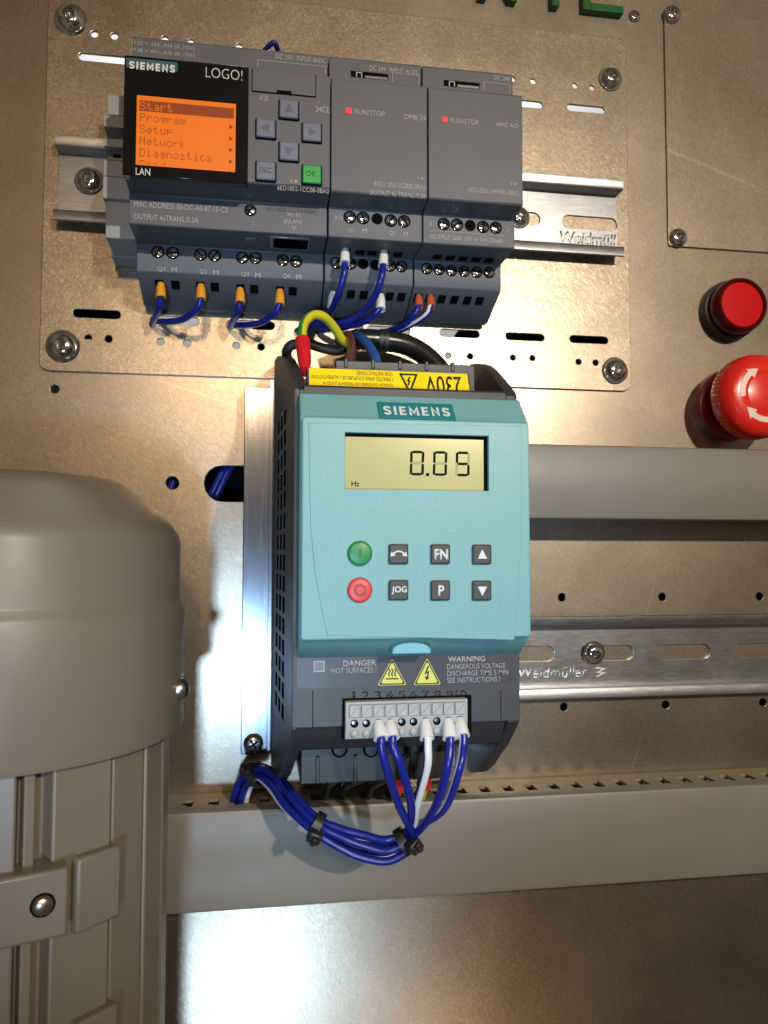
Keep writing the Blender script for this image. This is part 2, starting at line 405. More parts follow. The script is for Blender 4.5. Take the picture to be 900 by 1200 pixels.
STROKE = {'S': [[(1, .8), (.93, .93), (.7, 1), (.3, 1), (.07, .93), (0, .78), (.06, .62), (.3, .54), (.7, .46), (.94, .38), (1, .22), (.93, .07), (.7, 0), (.3, 0), (.07, .07), (0, .2)]],
          'I': [[(.5, -.0), (.5, 1)]], 'M': [[(0, 0), (0, 1), (.5, .22), (1, 1), (1, 0)]], 'N': [[(0, 0), (0, 1), (1, 0), (1, 1)]], 'E': [[(0, 0), (0, 1)], [(0, 1), (1, 1)], [(0, .5), (.9, .5)], [(0, 0), (1, 0)]]}
def wide_caps(parent, word, u0, u1, w, h, d, t, mat, tilt=(0, 1)):
    """wide bold capitals drawn as thick strokes; each letter a piece of the lettering"""
    wd = {'S': .95, 'I': .3, 'E': .85, 'M': 1.25, 'N': 1.05}; gap = .38; tot = sum(wd[c] for c in word) + gap * (len(word) - 1); k = (u1 - u0) / tot; x = u0
    for c in word:
        bm = bmesh.new(); W = wd[c] * k - t; x0_ = x + t / 2
        for si, st in enumerate(STROKE[c]):
            Q = [Vector((x0_ + (a if c != 'I' else .5) * W, t / 2 + b * (h - t))) for a, b in st]
            if c in 'IMN' or (c == 'E' and si == 0): # square ends reach the full height
                Q[0] = Q[0] + (Q[0] - Q[1]).normalized() * t / 2; Q[-1] = Q[-1] + (Q[-1] - Q[-2]).normalized() * t / 2
            elif c == 'E': Q[0] = Q[0] + Vector((t / 2, 0)); Q[1] = Q[1] + Vector((t / 2, 0))
            rows = []
            for i, p in enumerate(Q):
                t0 = (p - Q[i - 1]).normalized() if i else (Q[1] - p).normalized(); t1 = (Q[i + 1] - p).normalized() if i < len(Q) - 1 else t0
                nn = Vector((-(t0.y + t1.y), t0.x + t1.x)).normalized(); kk = t / 2 / max(.5, nn.dot(Vector((-t0.y, t0.x))))
                rows.append([bm.verts.new((e.x, d + tilt[0] * e.y + z * tilt[1], w + tilt[1] * e.y - z * tilt[0])) for z in (0, .05) for e in (p + nn * kk, p - nn * kk)])
            for A, B in zip(rows[:-1], rows[1:]):
                for a, b in ((0, 1), (1, 3), (3, 2), (2, 0)): bm.faces.new((A[a], A[b], B[b], B[a]))
            for A in (rows[0], rows[-1]): bm.faces.new((A[0], A[1], A[3], A[2]))
        ob('letter', bm, mat, parent, 0, 0); x += (wd[c] + gap) * k

# ------------------------------------------------------------------ screws
def pan_screw(name, label, px, py, d, r, mat='chrome', washer=True, rec='hex', group=None, hgt=None):
    u, w = q(px, py, d); t = thing(name, label, 'screw', (u, d, w), group)
    z = d
    if washer:
        bm = bmesh.new(); lathe(bm, [(r * 0.5, 0), (r * 1.0, 0), (r * 1.02, 0.3), (r * 0.96, 0.75), (r * 0.5, 0.8), (r * .5, 0)], (u, z, w), n=36)
        ob('washer', bm, mat, t); z += 0.8; R = r * 0.80
    else:
        R = r
    H = hgt or R * 0.62
    bm = bmesh.new()
    if rec == 'hex':
        lathe(bm, [(0, 0), (R, 0), (R * 1.0, H * .25), (R * .93, H * .55), (R * .78, H * .82), (R * .58, H * .97), (R * .44, H)], (u, z, w), n=30)
        lathe(bm, [(R * .44, H), (R * .40, H * .9), (R * .36, H * .35), (0, H * .28)], (u, z, w), n=6, a0=random.random())
    else:
        lathe(bm, [(0, 0), (R, 0), (R, H * .35), (R * .9, H * .7), (R * .66, H * .93), (R * .3, H), (0, H * 1.01)], (u, z, w), n=30)
    hd = ob('head', bm, mat, t, 0, 50)
    if rec == 'cross':
        a = random.uniform(0.2, 1.2); bm = bmesh.new()
        for k in (0, 1):
            c, s = math.cos(a + k * math.pi / 2), math.sin(a + k * math.pi / 2); l, e = R * .52, R * .10; dz = 0.012 * k
            pts = [(-l, -e), (l, -e), (l, e), (-l, e)]
            lo = [(u + x * c - y * s, z + H * .9, w + x * s + y * c) for x, y in pts]
            hi = [(u + x * c - y * s, z + H * 1.03 + dz, w + x * s + y * c) for x, y in pts]
            hexa(bm, lo + hi)
        ob('recess', bm, 'dark', hd, 0, 0)
    return t
_slot = {}
def slot_screw(parent, px, py, d, r, mat='chrome', ang=None, name='terminal_screw'):
    """a slotted terminal screw sunk in a round well (alike screws share their meshes)"""
    u, w = q(px, py, d)
    if r not in _slot:
        bm = bmesh.new(); lathe(bm, [(r * 1.12, 0.02), (r * 1.28, 0.02), (r * 1.28, 0.14), (r * 1.12, 0.14), (r * 1.12, 0.02)], (0, 0, 0), n=20)
        well = ob('screw_well', bm, 'dark', None)
        bm = bmesh.new(); lathe(bm, [(0, 0.01), (r * 1.12, 0.01), (r * 1.12, 0.05), (0, 0.05)], (0, 0, 0), n=20)
        floor = ob('screw_floor', bm, 'dark', None)
        bm = bmesh.new()
        for s in (-1, 1):
            arc = [math.asin(0.17) + (math.pi - 2 * math.asin(0.17)) * i / 9 for i in range(10)]
            lo = [bm.verts.new((r * math.cos(a), 0.05, s * r * math.sin(a))) for a in arc]
            mi_ = [bm.verts.new((r * math.cos(a), 0.28, s * r * math.sin(a))) for a in arc]
            hi = [bm.verts.new((r * .86 * math.cos(a), 0.42, s * max(0.17 * r, r * .86 * math.sin(a)))) for a in arc]
            for A, B in ((lo, mi_), (mi_, hi)):
                for i in range(10): bm.faces.new((A[i], A[(i + 1) % 10], B[(i + 1) % 10], B[i]))
            bm.faces.new(hi)
        head = ob('head', bm, mat, None, 0, 35)
        _slot[r] = [well.data, floor.data, head.data, WL[head].copy(), [WL[well].y, WL[floor].y]]
        for o in (well, floor, head):
            del WL[o]; bpy.data.objects.remove(o)
    w_me, f_me, h_me, hl, ys = _slot[r]
    a = ang if ang is not None else random.uniform(-1.2, 1.2)
    if ang == 'empty':
        o = bpy.data.objects.new('terminal_well', f_me.copy()); return link(o, parent, mm(u, d, w) + Vector((0, ys[1] - .0001, 0)))
    o = bpy.data.objects.new(name, h_me); link(o, parent, mm(u, d, w) + Vector((0, hl.y, 0))); o.rotation_euler = (0, a, 0)
    for nm, me, yy in (('screw_well', w_me, ys[0]), ('screw_floor', f_me, ys[1])):
        link(bpy.data.objects.new(nm, me), o, WL[o] + Vector((0, yy - hl.y, 0)))
    return o

# ================================================================== SETTING
def slot_poly(x0, y0, x1, y1, hp, d):
    (u0, w0), (u1, w1) = q(x0, y0, d), q(x1, y1, d); r = hp / 2 * (D - d) / FPX
    wm = (w0 + w1) / 2; return rrect(u0, u1, wm - r, wm + r, r * 0.98, 4)
def hole(px, py, rp, d):
    u, w = q(px, py, d); return circle(u, w, rp * (D - d) / FPX, 18)
pl_u0, pl_w1 = q(57, -8, 1.5); pl_u1, pl_w0 = q(740, 458.6, 1.5)
pl_u0 = q(49, 300, 1.5)[0]; pl_w1 = q(160, -2, 1.5)[1] + 6
ph = [rrect(pl_u0 + 9, pl_u1 - 9, pl_w0 + 8, pl_w1 - 12, 3), hole(64, 456, 5, 0), hole(202, 566, 7.6, 0),
      slot_poly(239, 567, 330, 567, 42, 0)]
ph += [hole(x, y, 5.2, 0) for x, y in ((658.5, 700), (776, 699.5), (890, 699), (661, 828.5), (780, 826), (894, 823))]
panel = sheet('back_panel', rrect(-270, 420, -330, 340, 2), ph, -2.0, 0.0, 'panel', None, 0.12)
panel['kind'] = 'structure'
rear = box('rear_wall', 'wall', None, -500, 700, -345, -340, -500, 900, 0)
rear['kind'] = 'structure'
# boxes added behind the panel to make its holes read dark, one grey
def backing(label, x0, x1, y0, y1, da, db, mat='dark'):
    u0, w1 = q(x0, y0, da); u1, w0 = q(x1, y1, da)
    bm = bmesh.new(); t = 1.5
    bx(bm, u0, u1, db, db + t, w0, w1); bx(bm, u0, u1, db, da, w0, w0 + t); bx(bm, u0, u1, db, da, w1 - t, w1)
    o = ob('added_backing', bm, mat, None, 0.2); tag(o, label, 'backing'); return o
backing('added black box behind the dark slots beside the pilot light', 545, 752, 378, 440, -2.05, -22)
backing('added black box behind the oblong cable opening', 170, 345, 500, 640, -2.05, -34)
backing('added black box behind the lower rail holes', 630, 1010, 670, 850, -2.05, -22)
backing('added black box behind the lower left plate slot', 78, 150, 355, 385, -2.05, -22)
backing('added grey box behind the lone round hole under the mounting plate', 48, 82, 436, 474, -2.05, -16, 'bracket')
backing('small added black box behind a dark plate hole', 118, 140, 388, 412, -2.05, -22)
backing('narrow added black box behind a dark hole near the keypad unit', 296, 360, 372, 425, -2.05, -22)

# ------------------------------------------------------------------ plates
slots = [(92, 65.5, 160, 72, 9.5), (560, 117, 636, 122, 9.2), (664.5, 124.5, 709, 130, 9.2),
         (85, 366, 141.5, 369.5, 9.6), (176, 374, 233, 377, 10), (266, 379, 322, 382, 10), (515, 389.5, 562, 392, 9.2),
         (592.5, 393.5, 638, 396, 9), (667.5, 396.5, 712.5, 399.5, 9), (352, 384, 402, 386, 9.5), (430, 386, 480, 388, 9.5)]
pts = [(110.7, 39.7, 4.2), (134, 42, 4.2), (193, 46, 4.2), (223, 49.5, 4.2), (280, 55, 4.2), (312, 58, 4.2), (600, 92, 4), (625, 95, 3.9),
       (674, 100, 3.7), (694, 102.5, 3.7), (103, 396, 4.4), (127, 397, 4.4), (188, 400.5, 4.3), (219, 402, 4.3), (277, 405, 4.2),
       (306, 406.5, 4.2), (390, 410, 4.2), (525, 417, 3.8), (551, 417.5, 3.8), (601, 419, 3.6), (624, 419.5, 3.6), (678, 424, 3.7), (698, 425, 3.7)]
plate = sheet('mounting_plate', rrect(pl_u0, pl_u1, pl_w0, pl_w1, 4), [slot_poly(*s, 1.5) for s in slots] + [hole(x, y, r, 1.5) for x, y, r in pts],
              0.0, 1.5, 'plate', None, 0.2)
tag(plate, 'galvanised mounting plate with rounded corners, slots and small holes behind the modules', 'plate')
cu0, cw1 = q(779, 9, 1.2); cu1, cw0 = q(1100, 288, 1.2); cu0 = q(781, 150, 1.2)[0]; cw0 = q(785, 288, 1.2)[1]
cover = sheet('cover_plate', rrect(cu0, cu1, cw0, q(787, 10, 1.2)[1], 1.5), [], 0.0, 1.2, 'panel', None, 0.25)
tag(cover, 'plain galvanised cover plate above the red pilot light', 'plate')
pan_screw('plate_screw', 'washered screw at the plate corner above the display', 83, 23, 1.5, 6.6)
pan_screw('plate_screw', 'washered screw at the plate corner near the cover plate', 715, 93, 1.5, 5.7)
pan_screw('plate_screw', 'washered screw at the plate corner above the grey motor', 73.5, 406, 1.5, 6.6)
pan_screw('plate_screw', 'washered screw at the plate corner near the red push button', 720.5, 434.5, 1.5, 6.1)
pan_screw('cover_screw', 'domed screw at the upper corner of the cover plate', 787, 18, 1.2, 4.3, washer=False)
pan_screw('cover_screw', 'domed screw at the lower corner of the cover plate', 794, 279, 1.2, 4.3, washer=False)
pan_screw('small_screw', 'small lone screw on the panel beside the green letters', 743, 20, 0, 2.9, washer=False)

# ------------------------------------------------------------------ green letters
def letter(ch, x0, x1, yb, label):
    u0, w = q(x0, yb, 4); u1, _ = q(x1, yb, 4); w = q(690, 11.0, 4)[1]; h = 26; t = 3.6; bm = bmesh.new()
    if ch == 'E':
        bx(bm, u0, u0 + t, 0.02, 4, w, w + h)
        for k in (0, 0.5, 1): bx(bm, u0 + t, u1, 0.02, 4, w + (h - t) * k, w + (h - t) * k + t)
    elif ch == 'T':
        m = (u0 + u1) / 2; bx(bm, m - t / 2, m + t / 2, 0.02, 4, w, w + h - t); bx(bm, u0, u1, 0.02, 4, w + h - t, w + h)
    else:
        bx(bm, u0, u0 + t, 0.02, 4, w, w + h); bx(bm, u1 - t, u1, 0.02, 4, w, w + h)
        hexa(bm, [(u0 + t, .02, w + h), (u0 + t, .02, w + h - t * 1.7), (u1 - t, .02, w), (u1 - t, .02, w + t * 1.7),
                  (u0 + t, 4, w + h), (u0 + t, 4, w + h - t * 1.7), (u1 - t, 4, w), (u1 - t, 4, w + t * 1.7)])
    tag(ob('raised_letter', bm, 'green', None, 0.25), label, 'letter', 'green letters')
letter('N', 562, 606, 4.5, 'green raised letter whose leg ends at the panel, farthest from the small screw')
letter('T', 626, 677, 10.5, 'green raised letter with one central stroke')
letter('E', 684, 731, 14.5, 'green raised letter with a flat foot beside the small screw')

# ------------------------------------------------------------------ DIN rails
def rail(label, u0, u1, wc, d0, holes, htall=35.4):
    t = thing('mounting_rail', label, 'rail', ((u0 + u1) / 2, d0, wc)); H = htall / 2; s = 1.0
    web = sheet('web', rrect(u0, u1, wc - 13, wc + 13, 0.2, 1), holes, d0, d0 + s, 'rail', t, 0.1)
    for sg, nm in ((1, 'flange'), (-1, 'flange')):
        prof = [(d0, 13.0), (d0, 14.0), (d0 + 6.4, 14.2), (d0 + 7.4, 14.6), (d0 + 7.6, 15.2), (d0 + 7.6, H - .4), (d0 + 7.2, H), (d0 + 6.6, H),
                (d0 + 6.4, H - .4), (d0 + 6.4, 15.3), (d0 + 5.6, 15.1), (d0 + 5.4, 15.1)]
        # outer skin of the hat profile: side wall and lip
        prof = [(d0 + .05, 12.9), (d0 + .05, 14.1), (d0 + 6.3, 14.5), (d0 + 6.5, 14.8), (d0 + 6.5, H - .3), (d0 + 6.8, H), (d0 + 7.3, H), (d0 + 7.6, H - .3), (d0 + 7.6, 14.0),
                (d0 + 7.2, 13.3), (d0 + 6.6, 13.1), (d0 + 1.6, 13.02), (d0 + 1.02, 12.9)]
        bm = bmesh.new(); prism(bm, [(a, wc + sg * b) for a, b in prof], lambda x: u0, lambda x: u1)
        ob(nm, bm, 'rail', t, 0, 30)
    return t
ur_wc = (q(64, 157, 9)[1] + q(61, 256.8, 9)[1]) / 2
ur_u0, ur_u1 = q(63, 200, 9)[0], q(731, 260, 9)[0]
def rslot(x0, x1, yc, hp, d):
    u0, w = q(x0, yc, d); u1, _ = q(x1, yc, d); r = hp / 2 * (D - d) / FPX; return rrect(u0, u1, w - r, w + r, r * .97, 5)
t = rail('short zinc mounting rail carrying the control modules', ur_u0, ur_u1, ur_wc, 1.5, [rslot(659, 723, 259, 17, 2.5), rslot(590, 633, 254, 17, 2.5)])
ptext(t, 'Weidmüll', 656, 284, 722, 15, 2.55, 'emboss', 0.012, shear=0.15, th=0.2, name='embossed_lettering')
lr_wc = (q(624, 723, 7.6)[1] + q(625, 820, 7.6)[1]) / 2
def lslot(x0, x1): return rslot(x0, x1, 765.5 - (x0 - 700) * 0.014, 18.5, 1)
t = rail('long zinc mounting rail between the two cable ducts', 30, 400, lr_wc, 0.02, [lslot(575, 650), lslot(678, 742), lslot(768, 832), lslot(859, 925)], 35.6)
ptext(t, 'Weidmüller', 607, 796, 689, 14.5, 1.1, 'emboss', 0.012, shear=0.15, th=0.2, name='embossed_lettering')
u, w = q(703, 787, 1.1); pline(t, [(u - 2, w + 1.8), (u + 2, w + 1.2), (u - 1, w - .3), (u + 2, w - .6), (u - 1.6, w - 2.2)], 1.1, .7, 'emboss', 'embossed_mark')
pan_screw('rail_screw', 'washered screw on the short rail beside the grey end stop', 104.5, 212.5, 2.5, 5.7)
pan_screw('rail_screw', 'washered screw on the short rail peeking out beside the last module', 608, 255, 2.5, 5.0)
pan_screw('rail_screw', 'washered screw on the long rail above its embossed name', 695.5, 765, 1.05, 5.2, washer=True)
# ------------------------------------------------------------------ cable ducts
def duct(label, u0, u1, w0, w1, dep, fingers, joint):
    t = thing('cable_duct', label, 'cable duct', ((u0 + u1) / 2, 0, (w0 + w1) / 2))
    box('base', 'duct_in', t, u0, u1, 0.02, 1.5, w0 + 1.6, w1 - 1.6, 0.1)
    bm = bmesh.new(); e = 1.6
    # lid: flat front with rounded long edges that hooks over both walls
    prof = [(dep - 7, w1), (dep - 1.6, w1), (dep - .5, w1 - .45), (dep, w1 - 1.6), (dep, w0 + 1.6), (dep - .5, w0 + .45), (dep - 1.6, w0), (dep - 7, w0),
            (dep - 7, w0 + 1.2), (dep - 1.8, w0 + 1.2), (dep - 1.4, w0 + 1.8), (dep - 1.4, w1 - 1.8), (dep - 1.8, w1 - 1.2), (dep - 7, w1 - 1.2)]
    prism(bm, prof, lambda x: u0, lambda x: joint - .12); ob('lid', bm, 'duct', t, 0, 40)
    bm = bmesh.new(); prism(bm, [(a + .05, b) for a, b in prof], lambda x: joint + .12, lambda x: u1); ob('lid', bm, 'duct', t, 0, 40)
    for wa, wb, nm in ((w1 - 2.6, w1 - 1.35, 'side_wall'), (w0 + 1.35, w0 + 2.6, 'side_wall')):
        bm = bmesh.new(); bx(bm, u0, u1, 1.5, 8.5, wa, wb); bx(bm, u0, u1, dep - 9.5, dep - 2.5, wa, wb); ob(nm, bm, 'duct_in', t, 0.1)
    if fingers:
        x = u0 + 3.1; first = None
        while x < u1 - 8:
            if first is None:
                first = box('finger', 'duct_in', t, x, x + 5.9, 8.5, dep - 9.5, w1 - 2.6, w1 - 1.35, 0)
            else:
                dup(first, t, WL[first] + Vector(((x - u0 - 3.1) * 0.001, 0, 0)))
            x += 10
    else:
        box('back_wall_strip', 'duct_in', t, u0, u1, 8.5, dep - 9.5, w0 + 1.35, w0 + 2.6, 0)
    return t
ud = 28
duct('grey cable duct under the red push button', 66, 400, q(700, 608.5, ud)[1], q(622, 519.6, ud)[1], ud, False, 300)
ld_w1 = q(552, 936, 28)[1]; ld_w0 = q(552, 1049, 28)[1]
duct('long grey slotted cable duct below the keypad unit', -130, 400, ld_w0, ld_w1, 28, True, 320)
# ================================================================== CONTROL MODULES
LU0 = q(146, 130, 57)[0]; LU1 = LU0 + 72.0
FT, FB = 173.6, 131.3            # top and bottom of the front face (w)
def module_body(t, u0, u1, df, name='housing'):
    FT_ = FT if df > 56 else FT + 1.1
    prof = [(7, 190.2), (43, 190.2), (44, 189.2), (44, FT_ + .6), (df - .8, FT_), (df, FT_ - .8), (df, FB + .6), (df - .6, FB), (45.4, 130.2),
            (45, 129.8), (45, 119.0), (44.5, 118.6), (27.4, 118.9), (27, 118.5), (27, 108.6), (26.4, 107.8), (8, 100.6), (4.0, 100.6), (4, 104), (9.3, 106), (9.3, 184), (7, 185)]
    bm = bmesh.new(); prism(bm, prof, lambda d: u0, lambda d: u1); return ob(name, bm, 'logo_grey', t, 0.25)
def terminal_slots(t, centres, wa, wb, d0, d1):
    for uc in centres:
        bm = bmesh.new()
        hexa(bm, [(uc - 1.5, d0 + .06, wa), (uc + 1.5, d0 + .06, wa), (uc + 1.5, d1 + .06, wb), (uc - 1.5, d1 + .06, wb),
                  (uc - 1.5, d0 - 1, wa + .4), (uc + 1.5, d0 - 1, wa + .4), (uc + 1.5, d1 - 1, wb + .4), (uc - 1.5, d1 - 1, wb + .4)])
        ob('wire_port', bm, 'dark', t, 0, 0)
def below(parent, name, mat, x0, y0, x1, y1, d, th, bevel=0.15):
    u0, w1 = q(x0, y0, d); u1, w0 = q(x1, y1, d); return box(name, mat, parent, u0, u1, d, d + th, w0, w1, bevel)
# ---- base unit with display
t = thing('logic_module', 'wide anthracite control module with orange menu display and six keys', 'control module', (LU0 + 36, 1.5, 100.6))
module_body(t, LU0, LU1 - .35, 57)
du1 = q(291, 140, 58.4)[0]; dw1 = q(147, 64, 58.4)[1]; dw0 = q(146, 204.5, 58.4)[1]
disp = box('display', 'glass_black', t, LU0 - .15, du1, 54.5, 58.4, dw0, dw1, 0.35)
below(disp, 'brand_strip', 'petrol', 148, 67.5, 208, 84, 58.42, 0.08, 0)
_u, _w = q(151.5, 80.3, 58.52); wide_caps(disp, 'SIEMENS', _u, q(205, 80, 58.52)[0], _w, 2.7, 58.52, .58, 'print_hi')
ptext(disp, 'LOGO!', 241, 90.5, 284, 12.5, 58.45, 'print_hi', -0.014)
ptext(disp, 'LAN', 159, 204.8, 176, 8.6, 58.45, 'print_hi', 0.006)
sd = 58.45
su0, sw1 = q(160.5, 111.5, sd); su1, _ = q(276.5, 120, sd); _, sw0 = q(159.5, 193, sd)
scr = box('screen', 'orange', disp, su0, su1, sd, sd + .06, sw0, sw1, 0)
pxs = (sw1 - sw0) / 51.0                      # one display pixel row
rows = ['Start', 'Program', 'Setup', 'Network', 'Diagnostics', 'Card']
rh = (sw1 - sw0 - 1.6) / 5.55
box('menu_bar', 'orange_dk', scr, su0 + .9, su1 - .7, sd + .062, sd + .09, sw1 - 1.7 - rh * .92, sw1 - 1.7, 0)
G = {'S': '0e11100e01110e', 't': '08081c08080906', 'a': '00000e010f110f', 'r': '00001619101010', 'P': '1e11111e101010', 'o': '00000e1111110e', 'g': '00000f110f010e',
     'm': '00001a15151515', 'e': '00000e111f100e', 'u': '0000111111130d', 'p': '00001e111e1010', 'N': '11191513111111', 'w': '0000111115150a', 'k': '10101214181412',
     'D': '1e11111111111e', 'i': '04000c0404040e', 'n': '00001619111111', 's': '00000e100e011e', 'c': '00000e1010110e', 'C': '0e11101010110e', 'd': '01010d1311110f'}
cw_ = (su1 - su0 - 3) / 92.0
for i, s in enumerate(rows):
    y = sw1 - 2.1 - i * rh; bm = bmesh.new(); ph_ = rh * 0.72 / 7
    for k, ch in enumerate(s):
        for r in range(7):
            bits = int(G[ch][2 * r:2 * r + 2], 16); wy = y - r * ph_
            if wy - ph_ < sw0 + .2: continue
            for c in range(5):
                if bits >> (4 - c) & 1:
                    x = su0 + 1.2 + (k * 6.3 + c) * cw_ * 1.08; a = 0.06 * ph_
                    bx(bm, x + a, x + cw_ * 1.08 - a, sd + .095, sd + .11, wy - ph_ + a, wy - a)
    ob('menu_text', bm, 'orange' if i == 0 else 'orange_tx', scr, 0, 0)
    if i:
        bm = bmesh.new(); xa = su1 - 2.2; ym = y - rh * .55; z0, z1 = sd + .095, sd + .11
        a = [(xa, ym + .9), (xa, ym - .9 if ym - .9 > sw0 else sw0 + .1), (xa + 1.4, max(ym, sw0 + .12))]
        lo = [bm.verts.new((p[0], z0, p[1])) for p in a]; hi = [bm.verts.new((p[0], z1, p[1])) for p in a]
        bm.faces.new(lo); bm.faces.new(hi)
        for j in range(3): bm.faces.new((lo[j], lo[(j + 1) % 3], hi[(j + 1) % 3], hi[j]))
        ob('menu_arrow', bm, 'orange_dk', scr, 0, 0)
FD = 57.02
def key(px, py, mat, mark):
    u, w = q(px, py, FD); s = 3.35
    sur = sheet('key_gap', rrect(u - s - .45, u + s + .45, w - s - .5, w + s + .5, .6, 3), [], FD, FD + .05, 'dark', t)
    bm = bmesh.new(); bx(bm, u - s, u + s, FD, FD + 1.3, w - s, w + s); k = ob('key', bm, mat, t, 0.45)
    z = FD + 1.32
    if mark in ('ESC', 'OK'):
        text(k, mark, u - 2.2, u + 2.2 if mark == 'ESC' else u + 1.6, w - 0.9, 1.9, z, 'key_mark' if mark == 'ESC' else 'btn_green_dk', 0.005)
    else:
        a = {'up': 90, 'left': 180, 'right': 0, 'down': 270}[mark]; bm = bmesh.new()
        p = [(u + 2.0 * math.cos(math.radians(a + b)), w + 2.0 * math.sin(math.radians(a + b))) for b in (0, 125, 235)]
        lo = [bm.verts.new((x, z, y)) for x, y in p]; hi = [bm.verts.new((x, z + .05, y)) for x, y in p]
        bm.faces.new(lo); bm.faces.new(hi)
        for j in range(3): bm.faces.new((lo[j], lo[(j + 1) % 3], hi[(j + 1) % 3], hi[j]))
        ob('key_symbol', bm, 'key_mark', k, 0, 0)
for px, py, mk in ((338.5, 129.5, 'up'), (311.5, 152, 'left'), (365.3, 156.5, 'right'), (338.5, 178.8, 'down'), (311.5, 201.5, 'ESC')):
    key(px, py, 'key_grey', mk)
key(365.3, 205.8, 'key_green', 'OK')
# card flap
fu0, fw1 = q(296, 81, FD); fu1, fw0 = q(369.5, 112.5, FD); fw0 = q(297, 107, FD)[1]
sheet('flap_groove', [(fu0 - .3, fw1 + .1), (fu1 + .3, fw1 + .1), (fu1 + .3, fw0 - .3), (fu0 - .3, fw0 - .3)], [], FD, FD + .04, 'dark', t)
fm = (fu0 + fu1) / 2
sheet('card_flap', [(fu0, fw1), (fu1, fw1), (fu1, fw0), (fm + 2.6, fw0), (fm + 2.6, fw0 + 1.0), (fm - 2.6, fw0 + 1.0), (fm - 2.6, fw0), (fu0, fw0)], [], FD, FD + .6, 'logo_grey', t, 0.15)
ptext(t, 'X50', 303.5, 117.5, 314, 6.5, FD); ptext(t, '24CE', 369.5, 131, 386, 7.2, FD)
ptext(t, '6ED1052-1CC08-0BA0', 325, 222.5, 385.5, 5.6, FD)
bm = bmesh.new(); u, w = q(346, 212, FD)
for i in range(5):
    for j in range(4):
        if (i * 3 + j * 5 + i * j) % 3: bx(bm, u - 1.6 + i * .64, u - 1.1 + i * .64, FD, FD + .05, w - 1.2 + j * .6, w - .75 + j * .6)
ob('printed_symbol', bm, 'print', t, 0, 0)
ptext(t, 'I1,I2 = AI3, AI4 (0..10V)', 154.5, 52.6, 228, 5.4, 44.02); ptext(t, 'I7,I8 = AI1, AI2 (0..10V)', 154.5, 61.2, 228, 5.4, 44.02)
ptext(t, 'DC 24V  INPUT 8xDC', 323, 68.5, 382, 6.2, 44.02)
a = [q(302, 79, 44.02), q(302, 70, 44.02), q(381.5, 77, 44.02), q(381.5, 87, 44.02)]
pline(t, [a[0], a[1], (a[2][0], a[1][1]), (a[3][0], a[0][1])], 44.02, .22)
# middle tier
T2 = 45.02
ptext(t, 'MAC ADDRESS E0-DC-A0-87-15-C3', 157, 242, 266.5, 6.6, T2); ptext(t, 'OUTPUT 4xTRANS./0.3A', 157, 256.5, 232.5, 6.6, T2)
slot_screw(t, 293.5, 246.5, T2, 1.75)
ptext(t, 'X1 P1', 336, 253.5, 352, 5.2, T2); ptext(t, '(E)LAN)', 332.5, 262.5, 354, 6, T2)
u, w = q(344.5, 267, T2); pline(t, [(u - .9, w + .6), (u + .9, w + .6), (u, w - .7), (u - .9, w + .6)], T2, .16)
u, w = q(296, 262, T2); pline(t, [(u, w + 1), (u, w), (u - 1.2, w), (u + 1.2, w)], T2, .16); pline(t, [(u - .7, w - .5), (u + .7, w - .5)], T2, .16)
# underside between the middle and the lower tier: the network socket
lu0, lu1 = q(316, 285, 36)[0], q(362.5, 289, 36)[0]
bm = bmesh.new(); bx(bm, lu0, lu1, 31.5, 42.5, 118.2, 118.75); ob('socket_frame', bm, 'zinc_dark', t, 0.15)
box('network_socket', 'dark', t, lu0 + 1.4, lu1 - .6, 33, 41.2, 118.0, 118.4, 0.1)
box('latch', 'logo_low', t, q(287, 283, 38)[0], q(300, 283, 38)[0], 36, 40, 118.0, 118.75, 0.15)
# lower tier
T3 = 27.02
for x, y in ((185, 295.5), (202.5, 296.5), (235, 298.5), (251.5, 299.5), (284, 302), (299.5, 302.5), (331.5, 305), (347, 306.5)):
    slot_screw(t, x, y, T3, 1.95)
for x, y, s in ((184.5, 318.5, 'Q1'), (201, 319, 'M'), (234, 321.5, 'Q2'), (250, 322.3, 'M'), (283, 324.5, 'Q3'), (299, 325.5, 'M'), (331.5, 326.5, 'Q4'), (347, 327.5, 'M')):
    ptext(t, s, x, y, x + (8.5 if len(s) > 1 else 6), 6.3, T3)
ptext(t, 'X11', 161.5, 298, 171, 6, T3)
def ports(t, lst):
    for x in lst:
        uc = q(x, 342, 20)[0]
        bm = bmesh.new()
        f = lambda d: 108.1 + (d - 26.4) * (7.2 / 18.4)
        hexa(bm, [(uc - 1.6, 23, f(23) - .5), (uc + 1.6, 23, f(23) - .5), (uc + 1.6, 18.5, f(18.5) - .5), (uc - 1.6, 18.5, f(18.5) - .5),
                  (uc - 1.6, 23, f(23) + 1), (uc + 1.6, 23, f(23) + 1), (uc + 1.6, 18.5, f(18.5) + 1), (uc - 1.6, 18.5, f(18.5) + 1)])
        ob('wire_port', bm, 'dark', t, 0, 0)
ports(t, (187, 206, 235, 252, 282, 298, 328, 343))
